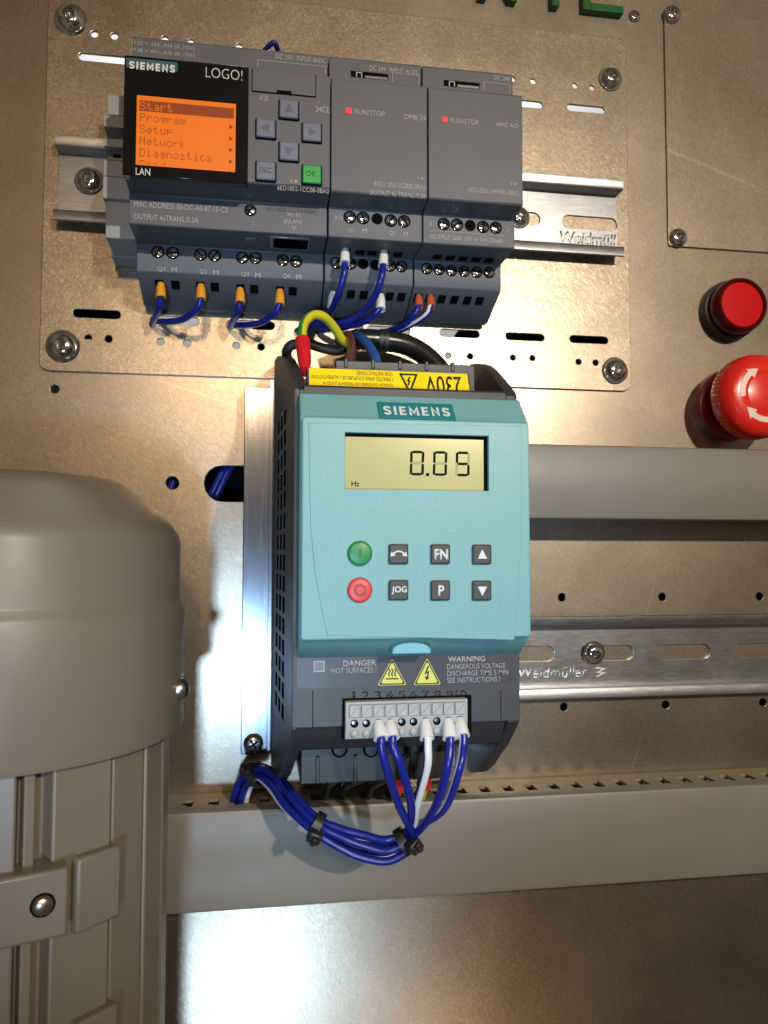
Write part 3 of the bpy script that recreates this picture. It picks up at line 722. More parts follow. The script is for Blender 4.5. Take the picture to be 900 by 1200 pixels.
# ---- expansion units
def expansion(label, u0, x_off, title, order, y_led, extra):
    t = thing('expansion_module', label, 'control module', (u0 + 18, 1.5, 100.6), 'narrow expansion modules')
    module_body(t, u0 + .25, u0 + (36.05 if u0 < LU1 + 5 else 36.75), 55)
    f = 55.02
    return t, f
XU = LU1; XV = LU1 + 36.3
t1, f = expansion('narrow anthracite expansion module beside the keypad of the display unit', XU, 0, '', '', 0, 0)
below(t1, 'status_light', 'led', 405, 126.5, 412.5, 134, f, 0.35)
ptext(t1, 'RUN/STOP', 415.5, 133.6, 451, 6.6, f); ptext(t1, 'DM8 24', 474, 139.5, 499, 6.4, f)
ptext(t1, '6ED1 055-1CB00-0BA2', 438.5, 218, 499.5, 6.2, f); ptext(t1, 'OUTPUT 4x TRANS./0.3A', 433, 228, 499, 6, f)
ptext(t1, 'DC 24V  INPUT 4x DC', 433, 82, 491, 5.8, 44.02)
t2, f = expansion('outermost narrow anthracite expansion module with two red-orange wire ends', XV, 0, '', '', 0, 0)
below(t2, 'status_light', 'led', 518, 137, 524.5, 144, f, 0.35)
ptext(t2, 'RUN/STOP', 527.5, 143.8, 561, 6.6, f); ptext(t2, 'AM2 AQ', 581.5, 149, 607.5, 6.6, f)
ptext(t2, '6ED1055-1MM00-0BA2', 548, 225, 608.5, 6.2, f); ptext(t2, 'DC 24V', 579, 93.5, 598, 5.8, 44.02)
for tt, xs in ((t1, (411, 455, 460, 491)), (t2, (520, 562, 567, 597))):
    uu0, ww = q(xs[0], 87.5 if tt is t1 else 97.5, 44.02); uu1, _ = q(xs[1], 90, 44.02)
    box('card_slot', 'dark', tt, uu0, uu1, 44.0, 44.06, 182.2, 184.7, 0)
    box('slot_contact', 'zinc_dark', tt, uu0 + 5.5, uu1 - .4, 44.03, 44.2, 182.3, 183.2, 0)
    bm = bmesh.new(); m = uu0 + 3.2
    for aa in ((m - 1.2, m - .8, 182.2, 184.3), (m + .8, m + 1.2, 182.2, 184.3), (m - .8, m + .8, 183.9, 184.3)): bx(bm, aa[0], aa[1], 44.05, 44.3, aa[2], aa[3])
    ob('slot_latch', bm, 'term', tt, 0, 0)
    ua, _ = q(xs[2], 90, 44.02); ub, _ = q(xs[3], 90, 44.02)
    pline(tt, [(ua, 181.8), (ua, 185.4), (ub, 185.4), (ub, 181.8)], 44.02, .2)
for tt, u, w in ((t1, *q(494, 208.5, f)), (t2, *q(603, 215.5, f))):
    bm = bmesh.new()
    for i in range(5):
        for j in range(4):
            if (i * 3 + j * 5 + i * j) % 3: bx(bm, u - 1.4 + i * .56, u - 1.0 + i * .56, f, f + .05, w - 1.1 + j * .55, w - .7 + j * .55)
    ob('printed_symbol', bm, 'print', tt, 0, 0)
for x, y, k in ((410, 254.5, None), (425.5, 255.5, None), (442, 256.5, 'empty'), (458, 258.5, None), (473.5, 259.5, None)): slot_screw(t1, x, y, T2, 1.95, ang=k)
for x, y, k in ((520, 262.5, 0.2), (535.5, 263.5, None), (551, 264.3, 'empty'), (566, 266, 1.5), (581, 267, .6)): slot_screw(t2, x, y, T2, 1.95, ang=k)
for x, y, k in ((394, 308, None), (411, 309, None), (425.5, 309.5, 'empty'), (440, 310.5, 'empty'), (457, 311.5, None), (470.5, 312.3, None)): slot_screw(t1, x, y, T3, 1.95, ang=k)
for x, y in ((500, 315), (514.5, 316), (529, 317), (544, 318), (558.5, 319), (573, 319.5)): slot_screw(t2, x, y, T3, 1.9)
ptext(t1, 'X11', 392, 258, 401, 6, T2); ptext(t1, 'Q1', 408, 272.5, 414.5, 5.8, T2); ptext(t1, 'M', 424.5, 273, 430, 5.8, T2); ptext(t1, 'Q2', 456, 276, 463, 5.8, T2); ptext(t1, 'M', 473, 277, 478, 5.8, T2)
ptext(t2, 'X11', 502.5, 265, 511.5, 6, T2); ptext(t2, 'OUTPUT 2x(0..10V or 0/4..20mA)', 504, 281, 589, 7.2, T2)
a0, b0 = q(505, 270, T2); a1, _ = q(589, 275, T2); pline(t2, [(a0, b0 - .5), (a0, b0), (a1, b0), (a1, b0 - .5)], T2, .16)
u, w = q(594, 269, T2); pline(t2, [(u, w + 1), (u, w), (u - 1.2, w), (u + 1.2, w)], T2, .16); pline(t2, [(u - .7, w - .5), (u + .7, w - .5)], T2, .16)
for tt, lst in ((t1, (396, 411, 426, 441, 456, 470)), (t2, (489, 503, 517, 532, 547, 561))): ports(tt, lst)
for tt, lst in ((t1, (404, 421, 435, 449, 465)), (t2, (511, 526, 541, 556, 571))):
    for x in lst:
        uc = q(x, 295, 30)[0]; box('wire_port', 'dark', tt, uc - 1.7, uc + 1.7, 30.5, 34, 118.25, 118.8, 0)
# top edge terminal knobs of all three units (just showing over the housings)
for tt, ua, n in ((t, LU0 + 4, 12), (t1, XU + 3, 6), (t2, XV + 3, 6)):
    for i in range(n):
        uc = ua + i * (66 / 12 if n == 12 else 5.6); bm = bmesh.new()
        bx(bm, uc - 1.2, uc + 1.2, 30, 37, 189.5, 192.2); ob('terminal_rib', bm, 'logo_grey', tt, 0.6)
# rail foot under the last module
bm = bmesh.new(); u = LU1 + 72.3; bx(bm, u - 9, u + 1.5, 4, 20, 118, 122); ob('rail_foot', bm, 'logo_low', t2, 0.5)
# ---- end stop at the left end of the modules
es = thing('end_stop', 'blue-grey plastic end stop clamped on the short rail beside the display unit', 'rail end stop', (LU0 - 4, 1.5, 130))
def esb(x0, y0, y1, d0, d1, nm='rib', ur=None):
    u0, w1 = q(x0, y0, d1); _, w0 = q(x0, y1, d1)
    return box(nm, 'bracket', es, u0, LU0 - 0.4 if ur is None else ur, d0, d1, w0, w1, 0.3)
esb(126, 110.5, 134, 2, 20); esb(121.2, 134.2, 148, 2, 26); esb(125, 148.2, 161, 2, 18)
esb(121.5, 161.2, 171, 2, 28); esb(126, 171.2, 187, 2, 22); esb(121.5, 187.2, 206, 2, 29)
esb(120.5, 206.2, 232, 2, 31, 'clamp_block'); esb(124.3, 232.2, 278.5, 2, 29, 'clamp_block')
u0, w1 = q(133, 176, 22); box('notch', 'dark', es, u0, u0 + 3, 22, 22.08, w1 - 3, w1, 0)
bm = bmesh.new(); u0, w1 = q(130.5, 279, 12); _, w0 = q(130.5, 301, 12); u1 = LU0 + 1
for aa in ((u0, u0 + 1.4, w0, w1), (u0 + 1.4, u1, w0, w0 + 1.4), (u1 - .1, u1 + 1, w0, w1)): bx(bm, aa[0], aa[1], 2, 12, aa[2], aa[3])
ob('release_foot', bm, 'bracket', es, 0.3)

# ================================================================== WIRES AT THE MODULES
def ferrule(parent, a, b, r, mat, r2=None):
    a, b = Vector(a), Vector(b); L = (b - a).length; r2 = r2 or r * 1.12; bm = bmesh.new()
    lathe(bm, [(0, 0), (r * .7, 0), (r * .82, L * .15), (r, L * .32), (r2, L * .9), (r2 * 1.03, L), (r2 * .8, L * .99), (0, L * .95)], a, tuple((b - a)), 18)
    return ob('ferrule', bm, mat, parent, 0, 40)
def wire(label, pts, r, mats, ends=(), stripe=(), cat='wire', group=None, up=(0, 1, 0), twist=0.0):
    """ends: (start, end, radius, material) of each crimped sleeve on it"""
    p0 = pts[0]; t = thing('wire', label, cat, p0, group)
    tube('insulation', pts, r, mats, t, stripe=stripe, up=up, twist=twist)
    for e in ends: ferrule(t, *e)
    return t
R1 = 1.32
def of(x, y, d=24, ln=17, dx=0): return (P(x, y, d), P(x + dx, y + ln, d + 1))
for lab, fx, fy, path in (
    ('blue wire with orange sleeve nearest the end stop', 188.5, 332, [(188.5, 347, 25), (187, 360, 22), (182, 372, 12), (178, 381, 0), (176, 392, -14)]),
    ('blue wire with orange sleeve curving back to the first wire', 235.5, 334, [(235.5, 349, 25), (231, 362, 23), (215, 374, 16), (198, 377, 8), (186, 377, 0), (180, 380, -12)]),
    ('blue wire with orange sleeve at the third output pair', 281.5, 338, [(281.5, 353, 25), (279, 366, 22), (273, 376, 12), (269, 384, 0), (266, 392, -14)]),
    ('blue wire with orange sleeve near the earth wire loop', 328, 340, [(328, 355, 25), (322, 367, 23), (306, 378, 16), (290, 381, 8), (277, 381, 0), (270, 384, -12)])):
    wire(lab, [P(*p) for p in path], R1, ['blue'], [(*of(fx, fy), 1.75, 'amber')], group='blue wires at the modules')
wire('blue wire with white sleeve from the first upper terminal', [P(404, 305, 36), P(403, 322, 38), P(396, 345, 34), P(387, 366, 24), P(374, 379, 16), P(352, 386, 6), P(345, 389, -6)], R1, ['blue'], [(P(404.5, 291, 34), P(404, 309, 37), 1.75, 'white')], group='blue wires at the modules')
wire('long blue wire with white sleeve sweeping under the middle module', [P(449, 306, 36), P(447, 325, 39), P(438, 350, 34), P(420, 370, 26), P(395, 380, 20), P(370, 384, 10), P(352, 390, -6)], R1, ['blue'], [(P(450, 293, 34), P(449, 312, 37), 1.75, 'white')], group='blue wires at the modules')
wire('blue wire with white sleeve from the lower terminal row', [P(446, 360, 25), P(440, 367, 25), P(425, 378, 20), P(400, 384, 13), P(380, 386, 6), P(362, 390, -6)], R1, ['blue'], [(P(446.5, 346, 23), P(446, 363, 25.5), 1.8, 'white')], group='blue wires at the modules')
wire('blue wire with white sleeve tucked behind the others', [P(389, 357, 24), P(386, 366, 22), P(378, 374, 15), P(366, 380, 8), P(356, 385, -6)], R1, ['blue'], [(P(390, 343, 23), P(389, 360, 25), 1.7, 'white')], group='blue wires at the modules')
wire('blue wire with red-orange sleeve at the outermost module', [P(491, 357, 26), P(486, 368, 26), P(473, 381, 20), P(458, 387, 12), P(448, 389, 0), P(440, 391, -8)], 1.2, ['blue'], [(P(490.5, 347, 23), P(491, 360, 26), 1.6, 'rust')], group='blue wires at the modules')
wire('white wire with blue stripe and red-orange sleeve', [P(505, 358, 26), P(500, 369, 26), P(484, 380, 20), P(466, 388, 12), P(452, 390, 0), P(443, 393, -8)], 1.2, ['blue', 'wire_white'], [(P(504.5, 347, 23), P(505, 360, 26), 1.6, 'rust')], stripe=(9, 10, 11, 12, 13), group='blue wires at the modules')
wire('small dark blue wire loop above the display unit', [P(308, 62, 30), P(313, 56, 34), P(321, 50, 36), P(325, 57, 34), P(327, 66, 30)], 1.0, ['blue'], group='blue wires at the modules')
# ================================================================== FREQUENCY INVERTER
uL = lambda d: 3.2 + (d - 12) * 0.075
uR = lambda d: 88.0 - (d - 12) * 0.085
inv = thing('drive_unit', 'charcoal frequency drive with teal keypad front and small liquid crystal display', 'drive', (45, 0, -88))
hp = sheet('mounting_base', rrect(q(285, 600, 11)[0], 96, q(281, 885, 11)[1], q(285, 453, 11)[1], .6, 2), [], 0.03, 11, 'alu', inv, 0.35)
box('base_rib', 'alu', inv, 1.4, 3.0, 11.0, 13.6, q(281, 880, 11)[1], q(285, 445, 11)[1], 0.2)
bm = bmesh.new(); u, w = q(297, 871, 11); R = 3.9
lathe(bm, [(0, 0), (R, 0), (R, .9), (R * .9, 1.7), (R * .6, 2.3), (0, 2.5)], (u, 11, w), n=30); sc = ob('base_screw', bm, 'zinc_dark', inv, 0, 50)
bm = bmesh.new()
for k in (0, 1):
    a = .6 + k * math.pi / 2; c, s = math.cos(a), math.sin(a); l, e = 2.1, .42
    p = [(-l, -e), (l, -e), (l, e), (-l, e)]
    hexa(bm, [(u + x * c - y * s, 12.5, w + x * s + y * c) for x, y in p] + [(u + x * c - y * s, 13.56 + .01 * k, w + x * s + y * c) for x, y in p])
ob('recess', bm, 'dark', sc, 0, 0)
cheek = [(12, 79), (25, 77.6), (36, 75), (48, 71.3), (58, 67), (68, 62), (78, 57), (84.6, 53.4), (86.4, 51.6), (86.4, -54.2), (80, -59), (70, -66), (60, -71.3), (48, -78.5), (34, -84.8), (20, -89), (12, -90)]
def side(name, fu, th, holes, mat):
    cu = bpy.data.curves.new('tmp', 'CURVE'); cu.dimensions = '2D'; cu.fill_mode = 'BOTH'
    for poly in [cheek] + holes:
        s = cu.splines.new('POLY'); s.points.add(len(poly) - 1); s.use_cyclic_u = True
        for p, (x, y) in zip(s.points, poly): p.co = (x, y, 0, 1)
    bv = .35 if th > 2 else .12; cu.extrude = th / 2 - bv; cu.bevel_depth = bv; cu.offset = -bv; cu.bevel_resolution = 1
    def fn(me):
        for v in me.vertices:
            x, y, z = v.co; v.co = mm(fu(x) + z, x, y)
        me.flip_normals() if False else None
    me = curve_mesh(cu, fn); bm = bmesh.new(); bm.from_mesh(me); bmesh.ops.recalc_face_normals(bm, faces=bm.faces); bm.to_mesh(me); bm.free()
    return finish(name, me, mat, inv, 0, 38)
vents = []
for i in range(15):
    w = 48.0 - i * 7.35
    for k in range(3):
        d0 = 27 + k * 12.4; vents.append([(d0, w - 2.8), (d0 + 9.6, w - 2.8), (d0 + 9.6, w + 2.8), (d0, w + 2.8)])
side('side_cheek', lambda d: uL(d) + 0.7, 1.4, vents, 'inv')
bm = bmesh.new(); prism(bm, [(24, -60), (66, -60), (66, 54), (24, 54)], lambda d: uL(d) + .22, lambda d: uL(d) + 1.0); ob('vent_shade', bm, 'dark', inv, 0, 0)  # dark sheet standing in for the shade inside the vent openings
bm = bmesh.new(); prism(bm, [(12, 56), (80, 47), (86.3, 47), (86.3, 51.5), (84.5, 53.3), (78, 56.8), (68, 61.8), (58, 66.8), (48, 71.1), (36, 74.8), (25, 77.4), (12, 78.8)], lambda d: uL(d) + 1.3, lambda d: uL(d) + 4.2); ob('cheek_rim', bm, 'inv_lip', inv, 0.3)
bm = bmesh.new(); prism(bm, [(12, -70), (62, -66), (74, -62), (79.8, -58.8), (70, -65.8), (60, -71.1), (48, -78.3), (34, -84.6), (20, -88.8), (12, -89.8)], lambda d: uL(d) + 1.3, lambda d: uL(d) + 4.2); ob('cheek_rim', bm, 'inv_lip', inv, 0.2)
side('side_cheek', lambda d: uR(d) - 2.0, 4.0, [], 'inv_lip')
wl_ = q(480, 455, 86)[1]
bm = bmesh.new(); prism(bm, [(82.5, 44), (86.5, 44), (86.5, wl_ - .6), (85.9, wl_), (83.2, wl_ + .3), (82.5, wl_)], lambda d: uL(d) + 2.9, lambda d: uR(d) - 3.9); ob('top_lip', bm, 'inv_lip', inv, 0.2)
# core behind the cheeks
bm = bmesh.new()
prof = [(11.1, -72), (40, -72), (62, -65.5), (74, -63.8), (86, -53.2), (86, 51.6), (84.6, 52.4), (82, 52.4), (78, 47), (40, 47), (11.1, 56)]
prism(bm, prof, lambda d: uL(d) + 1.42, lambda d: uR(d) - 4.02); ob('housing', bm, 'inv', inv, 0.25)
bm = bmesh.new()
prism(bm, [(85.9, -54.2), (86.6, -53.8), (86.6, -29), (85.9, -29)], lambda d: uL(d) - .02, lambda d: uR(d) + .02)
ob('terminal_cover', bm, 'inv', inv, 0.2)
# upper terminal block and yellow sticker
bm = bmesh.new(); prism(bm, [(82.4, 51.0), (78.4, 60.4), (76, 60.6), (70, 60.6), (70, 47.05), (82.4, 47.05)], lambda d: q(360, 440, 79)[0], lambda d: q(550, 440, 79)[0]); ob('sticker_ledge', bm, 'inv', inv, 0.1)
su0, su1 = q(362, 440, 79)[0], q(548, 440, 79)[0]
bm = bmesh.new(); x0, x1 = q(390, 424, 60)[0], q(553, 424, 66)[0]; bx(bm, x0, x1, 45, 69.9, 47.05, 65.6); ob('line_terminal_block', bm, 'inv', inv, 0.4)
for k in range(5):
    xx = x0 + 3 + k * (x1 - x0 - 6) / 4.6; box('terminal_divider', 'inv', inv, xx, xx + 1.3, 46, 70.3, 63, 66.2, 0.3)
sl = Vector((-4.0, 9.4)).normalized(); L_ = 10.1
def onslope(x, s, lift): return (x, 82.4 + sl.x * s + .92 * lift, 51.0 + sl.y * s + .39 * lift)
bm = bmesh.new()
hexa(bm, [onslope(x, s, .02) for x, s in ((su0, .4), (su1, .4), (su1, L_), (su0, L_))] + [onslope(x, s, .14) for x, s in ((su0, .4), (su1, .4), (su1, L_), (su0, L_))])
stick = ob('warning_sticker', bm, 'sticker', inv, 0)
def stext(s, xa, xb, s0, h, bold=0):
    p = onslope(0, s0, .16); text(stick, s, xa, xb, p[2], h, p[1], 'ink', bold, True, (sl.x, sl.y), 0.03)
uu = lambda x: q(x, 440, 80)[0]
stext('230V', uu(498), uu(541), 1.2, 7.6, 0.008)
for i, (s, a, b) in enumerate((('VOIR INSTRUCTIONS!', 418, 461), ('5 MINUTES APRES COUPURE DE L\'ALIMENTATION!', 365, 461), ('TENSION DANGEREUSE PRESENTE JUSQU\'A', 378, 461), ('RISQUE DE CHOC ELECTRIQUE.', 402, 461))):
    stext(s, uu(a), uu(b), 8.0 - i * 2.15, 1.55)
a, b, c = (uu(470), 8.9), (uu(488.5), 8.9), (uu(479), 1.6)
bm = bmesh.new()
for A, B in ((a, b), (b, c), (c, a)):
    A, B = Vector(A), Vector(B); v = (B - A).normalized(); n_ = Vector((-v.y, v.x)) * .35; v = v * .35
    cs = [A - v + n_, A - v - n_, B + v - n_, B + v + n_]
    hexa(bm, [onslope(x.x, x.y, .15) for x in cs] + [onslope(x.x, x.y, .2) for x in cs])
m = Vector((uu(479), 6.3))
for A, B in (((.5, 1.6), (-.4, -.2)), ((-.4, -.2), (.4, .1)), ((.4, .1), (-.4, -1.8))):
    A, B = m + Vector(A), m + Vector(B); v = (B - A).normalized(); n_ = Vector((-v.y, v.x)) * .28
    cs = [A + n_, A - n_, B - n_, B + n_]
    hexa(bm, [onslope(x.x, x.y, .15) for x in cs] + [onslope(x.x, x.y, .2) for x in cs])
ob('voltage_symbol', bm, 'ink', stick, 0, 0)
# ---- teal keypad
tu0, tu1 = q(351, 600, 97)[0], q(621.5, 600, 97)[0]
wA, wB, wC = q(480, 492, 97)[1], q(480, 475.5, 91)[1], q(480, 464.5, 88)[1]
wD = q(480, 748, 97)[1]
bm = bmesh.new(); prism(bm, [(80, wC), (88, wC), (91, wB), (96.3, wA), (96.3, wD), (86.9, wD - 6.6), (80, wD - 6.6)], lambda d: tu0, lambda d: tu1)
kp = ob('keypad', bm, 'teal', inv, 0.7, seg=3)
lcd = (*q(404.5, 506, 98.5), *q(573, 576.5, 98.5)); lu0, lw1, lu1, lw0 = lcd[0], q(404.5, 506.5, 98.5)[1], lcd[2], q(404.5, 573, 98.5)[1]
lrect = [(lu0, lw0), (lu1, lw0), (lu1, lw1), (lu0, lw1)]
sheet('front_frame', rrect(tu0 + .5, tu1 - .5, wD, wA, 1.2, 3), [lrect], 96.0, 98.2, 'teal', kp, 0.55)
fp = [q(x, y, 98.6) for x, y in ((361.5, 495), (362.5, 560), (364, 620), (369, 670), (377, 715), (384, 745), (603, 750), (607, 705), (610.5, 650), (612, 600), (612, 550), (612, 499))]
sheet('front_panel', fp, [lrect], 98.0, 98.5, 'teal', kp, 0.22)
lb = box('lcd_display', 'lcd', kp, lu0 - .5, lu1 + .5, 96.0, 96.6, lw0 - .5, lw1 + .5, 0)
box('display_shadow', 'dark', lb, lu1 - 1.1, lu1 + .4, 96.62, 96.68, lw0, lw1, 0); box('display_shadow', 'dark', lb, lu0, lu1 - 1.1, 96.62, 96.68, lw1 - 1.0, lw1, 0)  # dark strips paint the shadow of the recess along top and right
def seg7(x0, yt, x1, yb, on, d=96.64):
    u0, w1 = q(x0, yt, d); u1, _ = q(x1, yt, d); _, w0 = q(x0, yb, d); t_ = .78; g_ = .12; wm = (w0 + w1) / 2
    S = {'a': (u0 + t_ * .7, u1 - t_ * .7, w1 - t_, w1), 'd': (u0 + t_ * .7, u1 - t_ * .7, w0, w0 + t_), 'g': (u0 + t_ * .7, u1 - t_ * .7, wm - t_ / 2, wm + t_ / 2),
         'f': (u0, u0 + t_, wm + g_, w1 - g_ * 2), 'b': (u1 - t_, u1, wm + g_, w1 - g_ * 2), 'e': (u0, u0 + t_, w0 + g_ * 2, wm - g_), 'c': (u1 - t_, u1, w0 + g_ * 2, wm - g_)}
    for k, (a, b, c, e) in S.items():
        if k not in on: continue
        sl_ = .14; bm = bmesh.new(); sh = lambda y: (y - w0) * 0.03
        hor = k in 'adg'
        if hor: pts_ = [(a, c + t_ / 2), (a + t_ * .45, c), (b - t_ * .45, c), (b, c + t_ / 2), (b - t_ * .45, e), (a + t_ * .45, e)]
        else: pts_ = [(a, c + t_ * .3), (a + t_ / 2, c), (b, c + t_ * .3), (b, e - t_ * .3), (a + t_ / 2, e), (a, e - t_ * .3)]
        lo = [bm.verts.new((x + sh(y), d, y)) for x, y in pts_]; hi = [bm.verts.new((x + sh(y), d + .04, y)) for x, y in pts_]
        bm.faces.new(lo); bm.faces.new(hi)
        for j in range(6): bm.faces.new((lo[j], lo[(j + 1) % 6], hi[(j + 1) % 6], hi[j]))
        ob('segment', bm, 'lcd_on' if on[k] else 'lcd_off', lb, 0, 0)
seg7(480, 528, 496.5, 557, dict(a=1, b=1, c=1, d=1, e=1, f=1, g=0))
seg7(507, 528.5, 523.5, 557.5, dict(a=1, b=1, c=1, d=1, e=1, f=1, g=0))
seg7(533.5, 529, 550, 558, dict(a=1, f=1, g=1, c=1, d=1, b=0, e=0))
u, w = q(501, 556.5, 96.64); box('segment', 'lcd_on', lb, u - .5, u + .5, 96.64, 96.68, w - .4, w + .6, 0)
ptext(lb, 'Hz', 412, 570, 421, 6.5, 96.64, 'lcd_on', 0.01)
# badge on the slope
bd = Vector((96.3 - 91, wA - wB)); bl = bd.length; bd /= bl; nb = Vector((-bd.y, bd.x)) * -1
def onb(x, s, lift): return (x, 91 + bd.x * s - bd.y * lift * 1.0, wB + bd.y * s + bd.x * lift)
bu0, bu1 = q(443.5, 480, 94)[0], q(532.5, 480, 94)[0]
bm = bmesh.new(); s0, s1 = -.9, bl - .3
hexa(bm, [onb(x, s, -.3) for x, s in ((bu0, s0), (bu1, s0), (bu1, s1), (bu0, s1))] + [onb(x, s, .5) for x, s in ((bu0, s0), (bu1, s0), (bu1, s1), (bu0, s1))])
bad = ob('badge', bm, 'teal_logo', kp, 0.1)
p = onb(0, bl - 1.9, .53)
wide_caps(bad, 'SIEMENS', q(449.5, 480, 94)[0], q(527, 480, 94)[0], p[2], bl * .58, p[1], .82, 'print_hi', (-bd.x, -bd.y))
# keys
BD = 98.52
def square_key(px, py, mark):
    u, w = q(px, py, BD); s = 3.02; bm = bmesh.new(); bx(bm, u - s, u + s, BD, BD + 1.2, w - s, w + s); k = ob('key', bm, 'btn', kp, 0.55, seg=3); z = BD + 1.22
    if mark == 'arc':
        pts_ = [(u + 2.0 * math.cos(math.radians(a)), w - 1.0 + 1.9 * math.sin(math.radians(a))) for a in range(28, 153, 12)]
        pline(k, pts_, z, .42, 'print_hi', 'key_symbol')
        for sgn in (-1, 1):
            bm = bmesh.new(); c = (u + sgn * 1.75, w + .1); tri = [(c[0] + sgn * .9, c[1] - .75), (c[0] - sgn * .75, c[1] - .5), (c[0] + sgn * .45, c[1] + .65)]
            lo = [bm.verts.new((x, z, y)) for x, y in tri]; hi = [bm.verts.new((x, z + .06, y)) for x, y in tri]; bm.faces.new(lo); bm.faces.new(hi)
            for j in range(3): bm.faces.new((lo[j], lo[(j + 1) % 3], hi[(j + 1) % 3], hi[j]))
            ob('key_symbol', bm, 'print_hi', k, 0, 0)
    elif mark in ('up', 'down'):
        sg = 1 if mark == 'up' else -1; bm = bmesh.new(); tri = [(u - 1.45, w - 1.25 * sg), (u + 1.45, w - 1.25 * sg), (u, w + 1.6 * sg)]
        lo = [bm.verts.new((x, z, y)) for x, y in tri]; hi = [bm.verts.new((x, z + .06, y)) for x, y in tri]; bm.faces.new(lo); bm.faces.new(hi)
        for j in range(3): bm.faces.new((lo[j], lo[(j + 1) % 3], hi[(j + 1) % 3], hi[j]))
        ob('key_symbol', bm, 'print_hi', k, 0, 0)
    else:
        wd = {'FN': 2.1, 'JOG': 2.35, 'P': .95}[mark]; hh = {'FN': 3.2, 'JOG': 2.5, 'P': 3.2}[mark]
        text(k, mark, u - wd + .15, u + wd + .15, w - hh / 2, hh, z, 'print_hi', 0.03)
for px, py, mk in ((466.5, 649.5, 'arc'), (515.5, 649.5, 'FN'), (564, 649.8, 'up'), (466.5, 691.5, 'JOG'), (515.5, 691.8, 'P'), (564, 692, 'down')): square_key(px, py, mk)
for px, py, mt in ((421.5, 648.5, 'btn_green'), (421.5, 691.5, 'btn_red')):
    u, w = q(px, py, BD); bm = bmesh.new(); lathe(bm, [(0, 0), (3.75, 0), (3.75, .6), (3.45, 1.15), (2.9, 1.3), (0, 1.35)], (u, BD, w), n=32); k = ob('start_key' if 'green' in mt else 'stop_key', bm, mt, kp, 0, 50)
    if 'green' in mt: box('key_symbol', 'btn_green_dk', k, u - .35, u + .35, BD + 1.36, BD + 1.4, w - 1.3, w + 1.3, 0)
    else: sheet('key_symbol', circle(u, w, 1.9, 28), [circle(u, w, 1.15, 24)], BD + 1.37, BD + 1.41, 'btn_red_dk', k)
# grip tab at the bottom edge of the keypad
xa, wa = q(456.5, 764, 92); xb, _ = q(501, 764, 92); xm = (xa + xb) / 2; hw = (xb - xa) / 2
sheet('grip_tab', [(xm + hw * math.cos(a) * (1 if abs(math.cos(a)) < .97 else 1), wa + 3.3 * math.sin(a) ** .6) for a in [math.pi * i / 16 for i in range(17)]], [], 89.0, 97.2, 'teal_tab', kp, 0.4)
# ---- danger label
LD = 86.62
a0, b1 = q(348, 768.5, LD); a1, _ = q(604, 770, LD); _, b0 = q(348, 807, LD)
lab = sheet('danger_label', rrect(a0, a1, b0, b1, 1.2, 4), [], LD, LD + .12, 'label', inv); LZ = LD + .13
a, b = q(367.5, 774.5, LZ); c, _ = q(380.5, 774, LZ); box('label_window', 'print', lab, a, c, LZ, LZ + .04, b - (c - a), b, 0); box('label_pane', 'key_grey', lab, a + .35, c - .35, LZ + .045, LZ + .08, b - (c - a) + .35, b - .35, 0)
ptext(lab, 'DANGER', 402, 781, 441, 7.2, LZ, 'print', 0.022); ptext(lab, 'HOT SURFACES !', 388.5, 789.5, 441, 6.6, LZ, 'print', 0.004)
ptext(lab, 'WARNING', 525, 776, 568.5, 6.8, LZ, 'print', 0.022)
for i, (s, x1) in enumerate((('DANGEROUS VOLTAGE', 592), ('DISCHARGE TIME 5 MIN', 595.5), ('SEE INSTRUCTIONS !', 586))): ptext(lab, s, 524, 784.5 + i * 8.0, x1, 6.4, LZ, 'print', 0.004)
def warn(xc, yt, yb, hw_, kind):
    u, w1 = q(xc, yt, LZ); _, w0 = q(xc, yb, LZ); h = hw_ * (D - LZ) / FPX
    tr = lambda k: [(u - h * k, w0 + (1 - k) * h * .55), (u + h * k, w0 + (1 - k) * h * .55), (u, w1 - (1 - k) * h * 1.05)]
    def rt(poly):
        o = []
        for i in range(3):
            p0, p1, p2 = Vector(poly[i - 1]), Vector(poly[i]), Vector(poly[(i + 1) % 3])
            o += [tuple(p1 + (p0 - p1).normalized() * .5), tuple(p1 + (p2 - p1).normalized() * .5)]
        return o
    s = sheet('warning_triangle', rt(tr(1)), [], LZ, LZ + .04, 'yellow', lab)
    sheet('triangle_border', rt(tr(.93)), [rt(tr(.78))], LZ + .045, LZ + .07, 'ink', s)
    wm = w0 + (w1 - w0) * .42; z = LZ + .05
    if kind == 'hot':
        for k in (-1, 0, 1): pline(s, [(u + k * .95 - .2, wm + 1.7), (u + k * .95 + .3, wm + .9), (u + k * .95 - .2, wm), (u + k * .95 + .25, wm - .8)], z, .38, 'ink', 'triangle_mark')
        pline(s, [(u - 2, wm - 1.5), (u + 2, wm - 1.5)], z, .4, 'ink', 'triangle_mark')
    else: pline(s, [(u + .4, wm + 2.4), (u - .5, wm + .2), (u + .4, wm + .5), (u - .1, wm - 1.7)], z, .5, 'ink', 'triangle_mark'); pline(s, [(u - .6, wm - .9), (u - .15, wm - 1.9), (u + .5, wm - 1.1)], z, .36, 'ink', 'triangle_mark')
warn(459.5, 771.5, 803, 17.5, 'hot'); warn(500.5, 771, 802.5, 17, 'volt')
for x in (366.5, 587): u, w = q(x, 830, LD); box('seam', 'dark', inv, u - .12, u + .12, 86.6, 86.66, -53.8, q(x, 809, LD)[1], 0)
for i in range(10):
    x = 414.5 + i * 14.05; s = str(i + 1); ptext(inv, s, x - (1.3 if i == 0 else 4 if i < 9 else 7), 819.5 - i * .15, x + (1.7 if i == 0 else 4 if i < 9 else 6), 9, LD, 'black', 0.003, name='number')
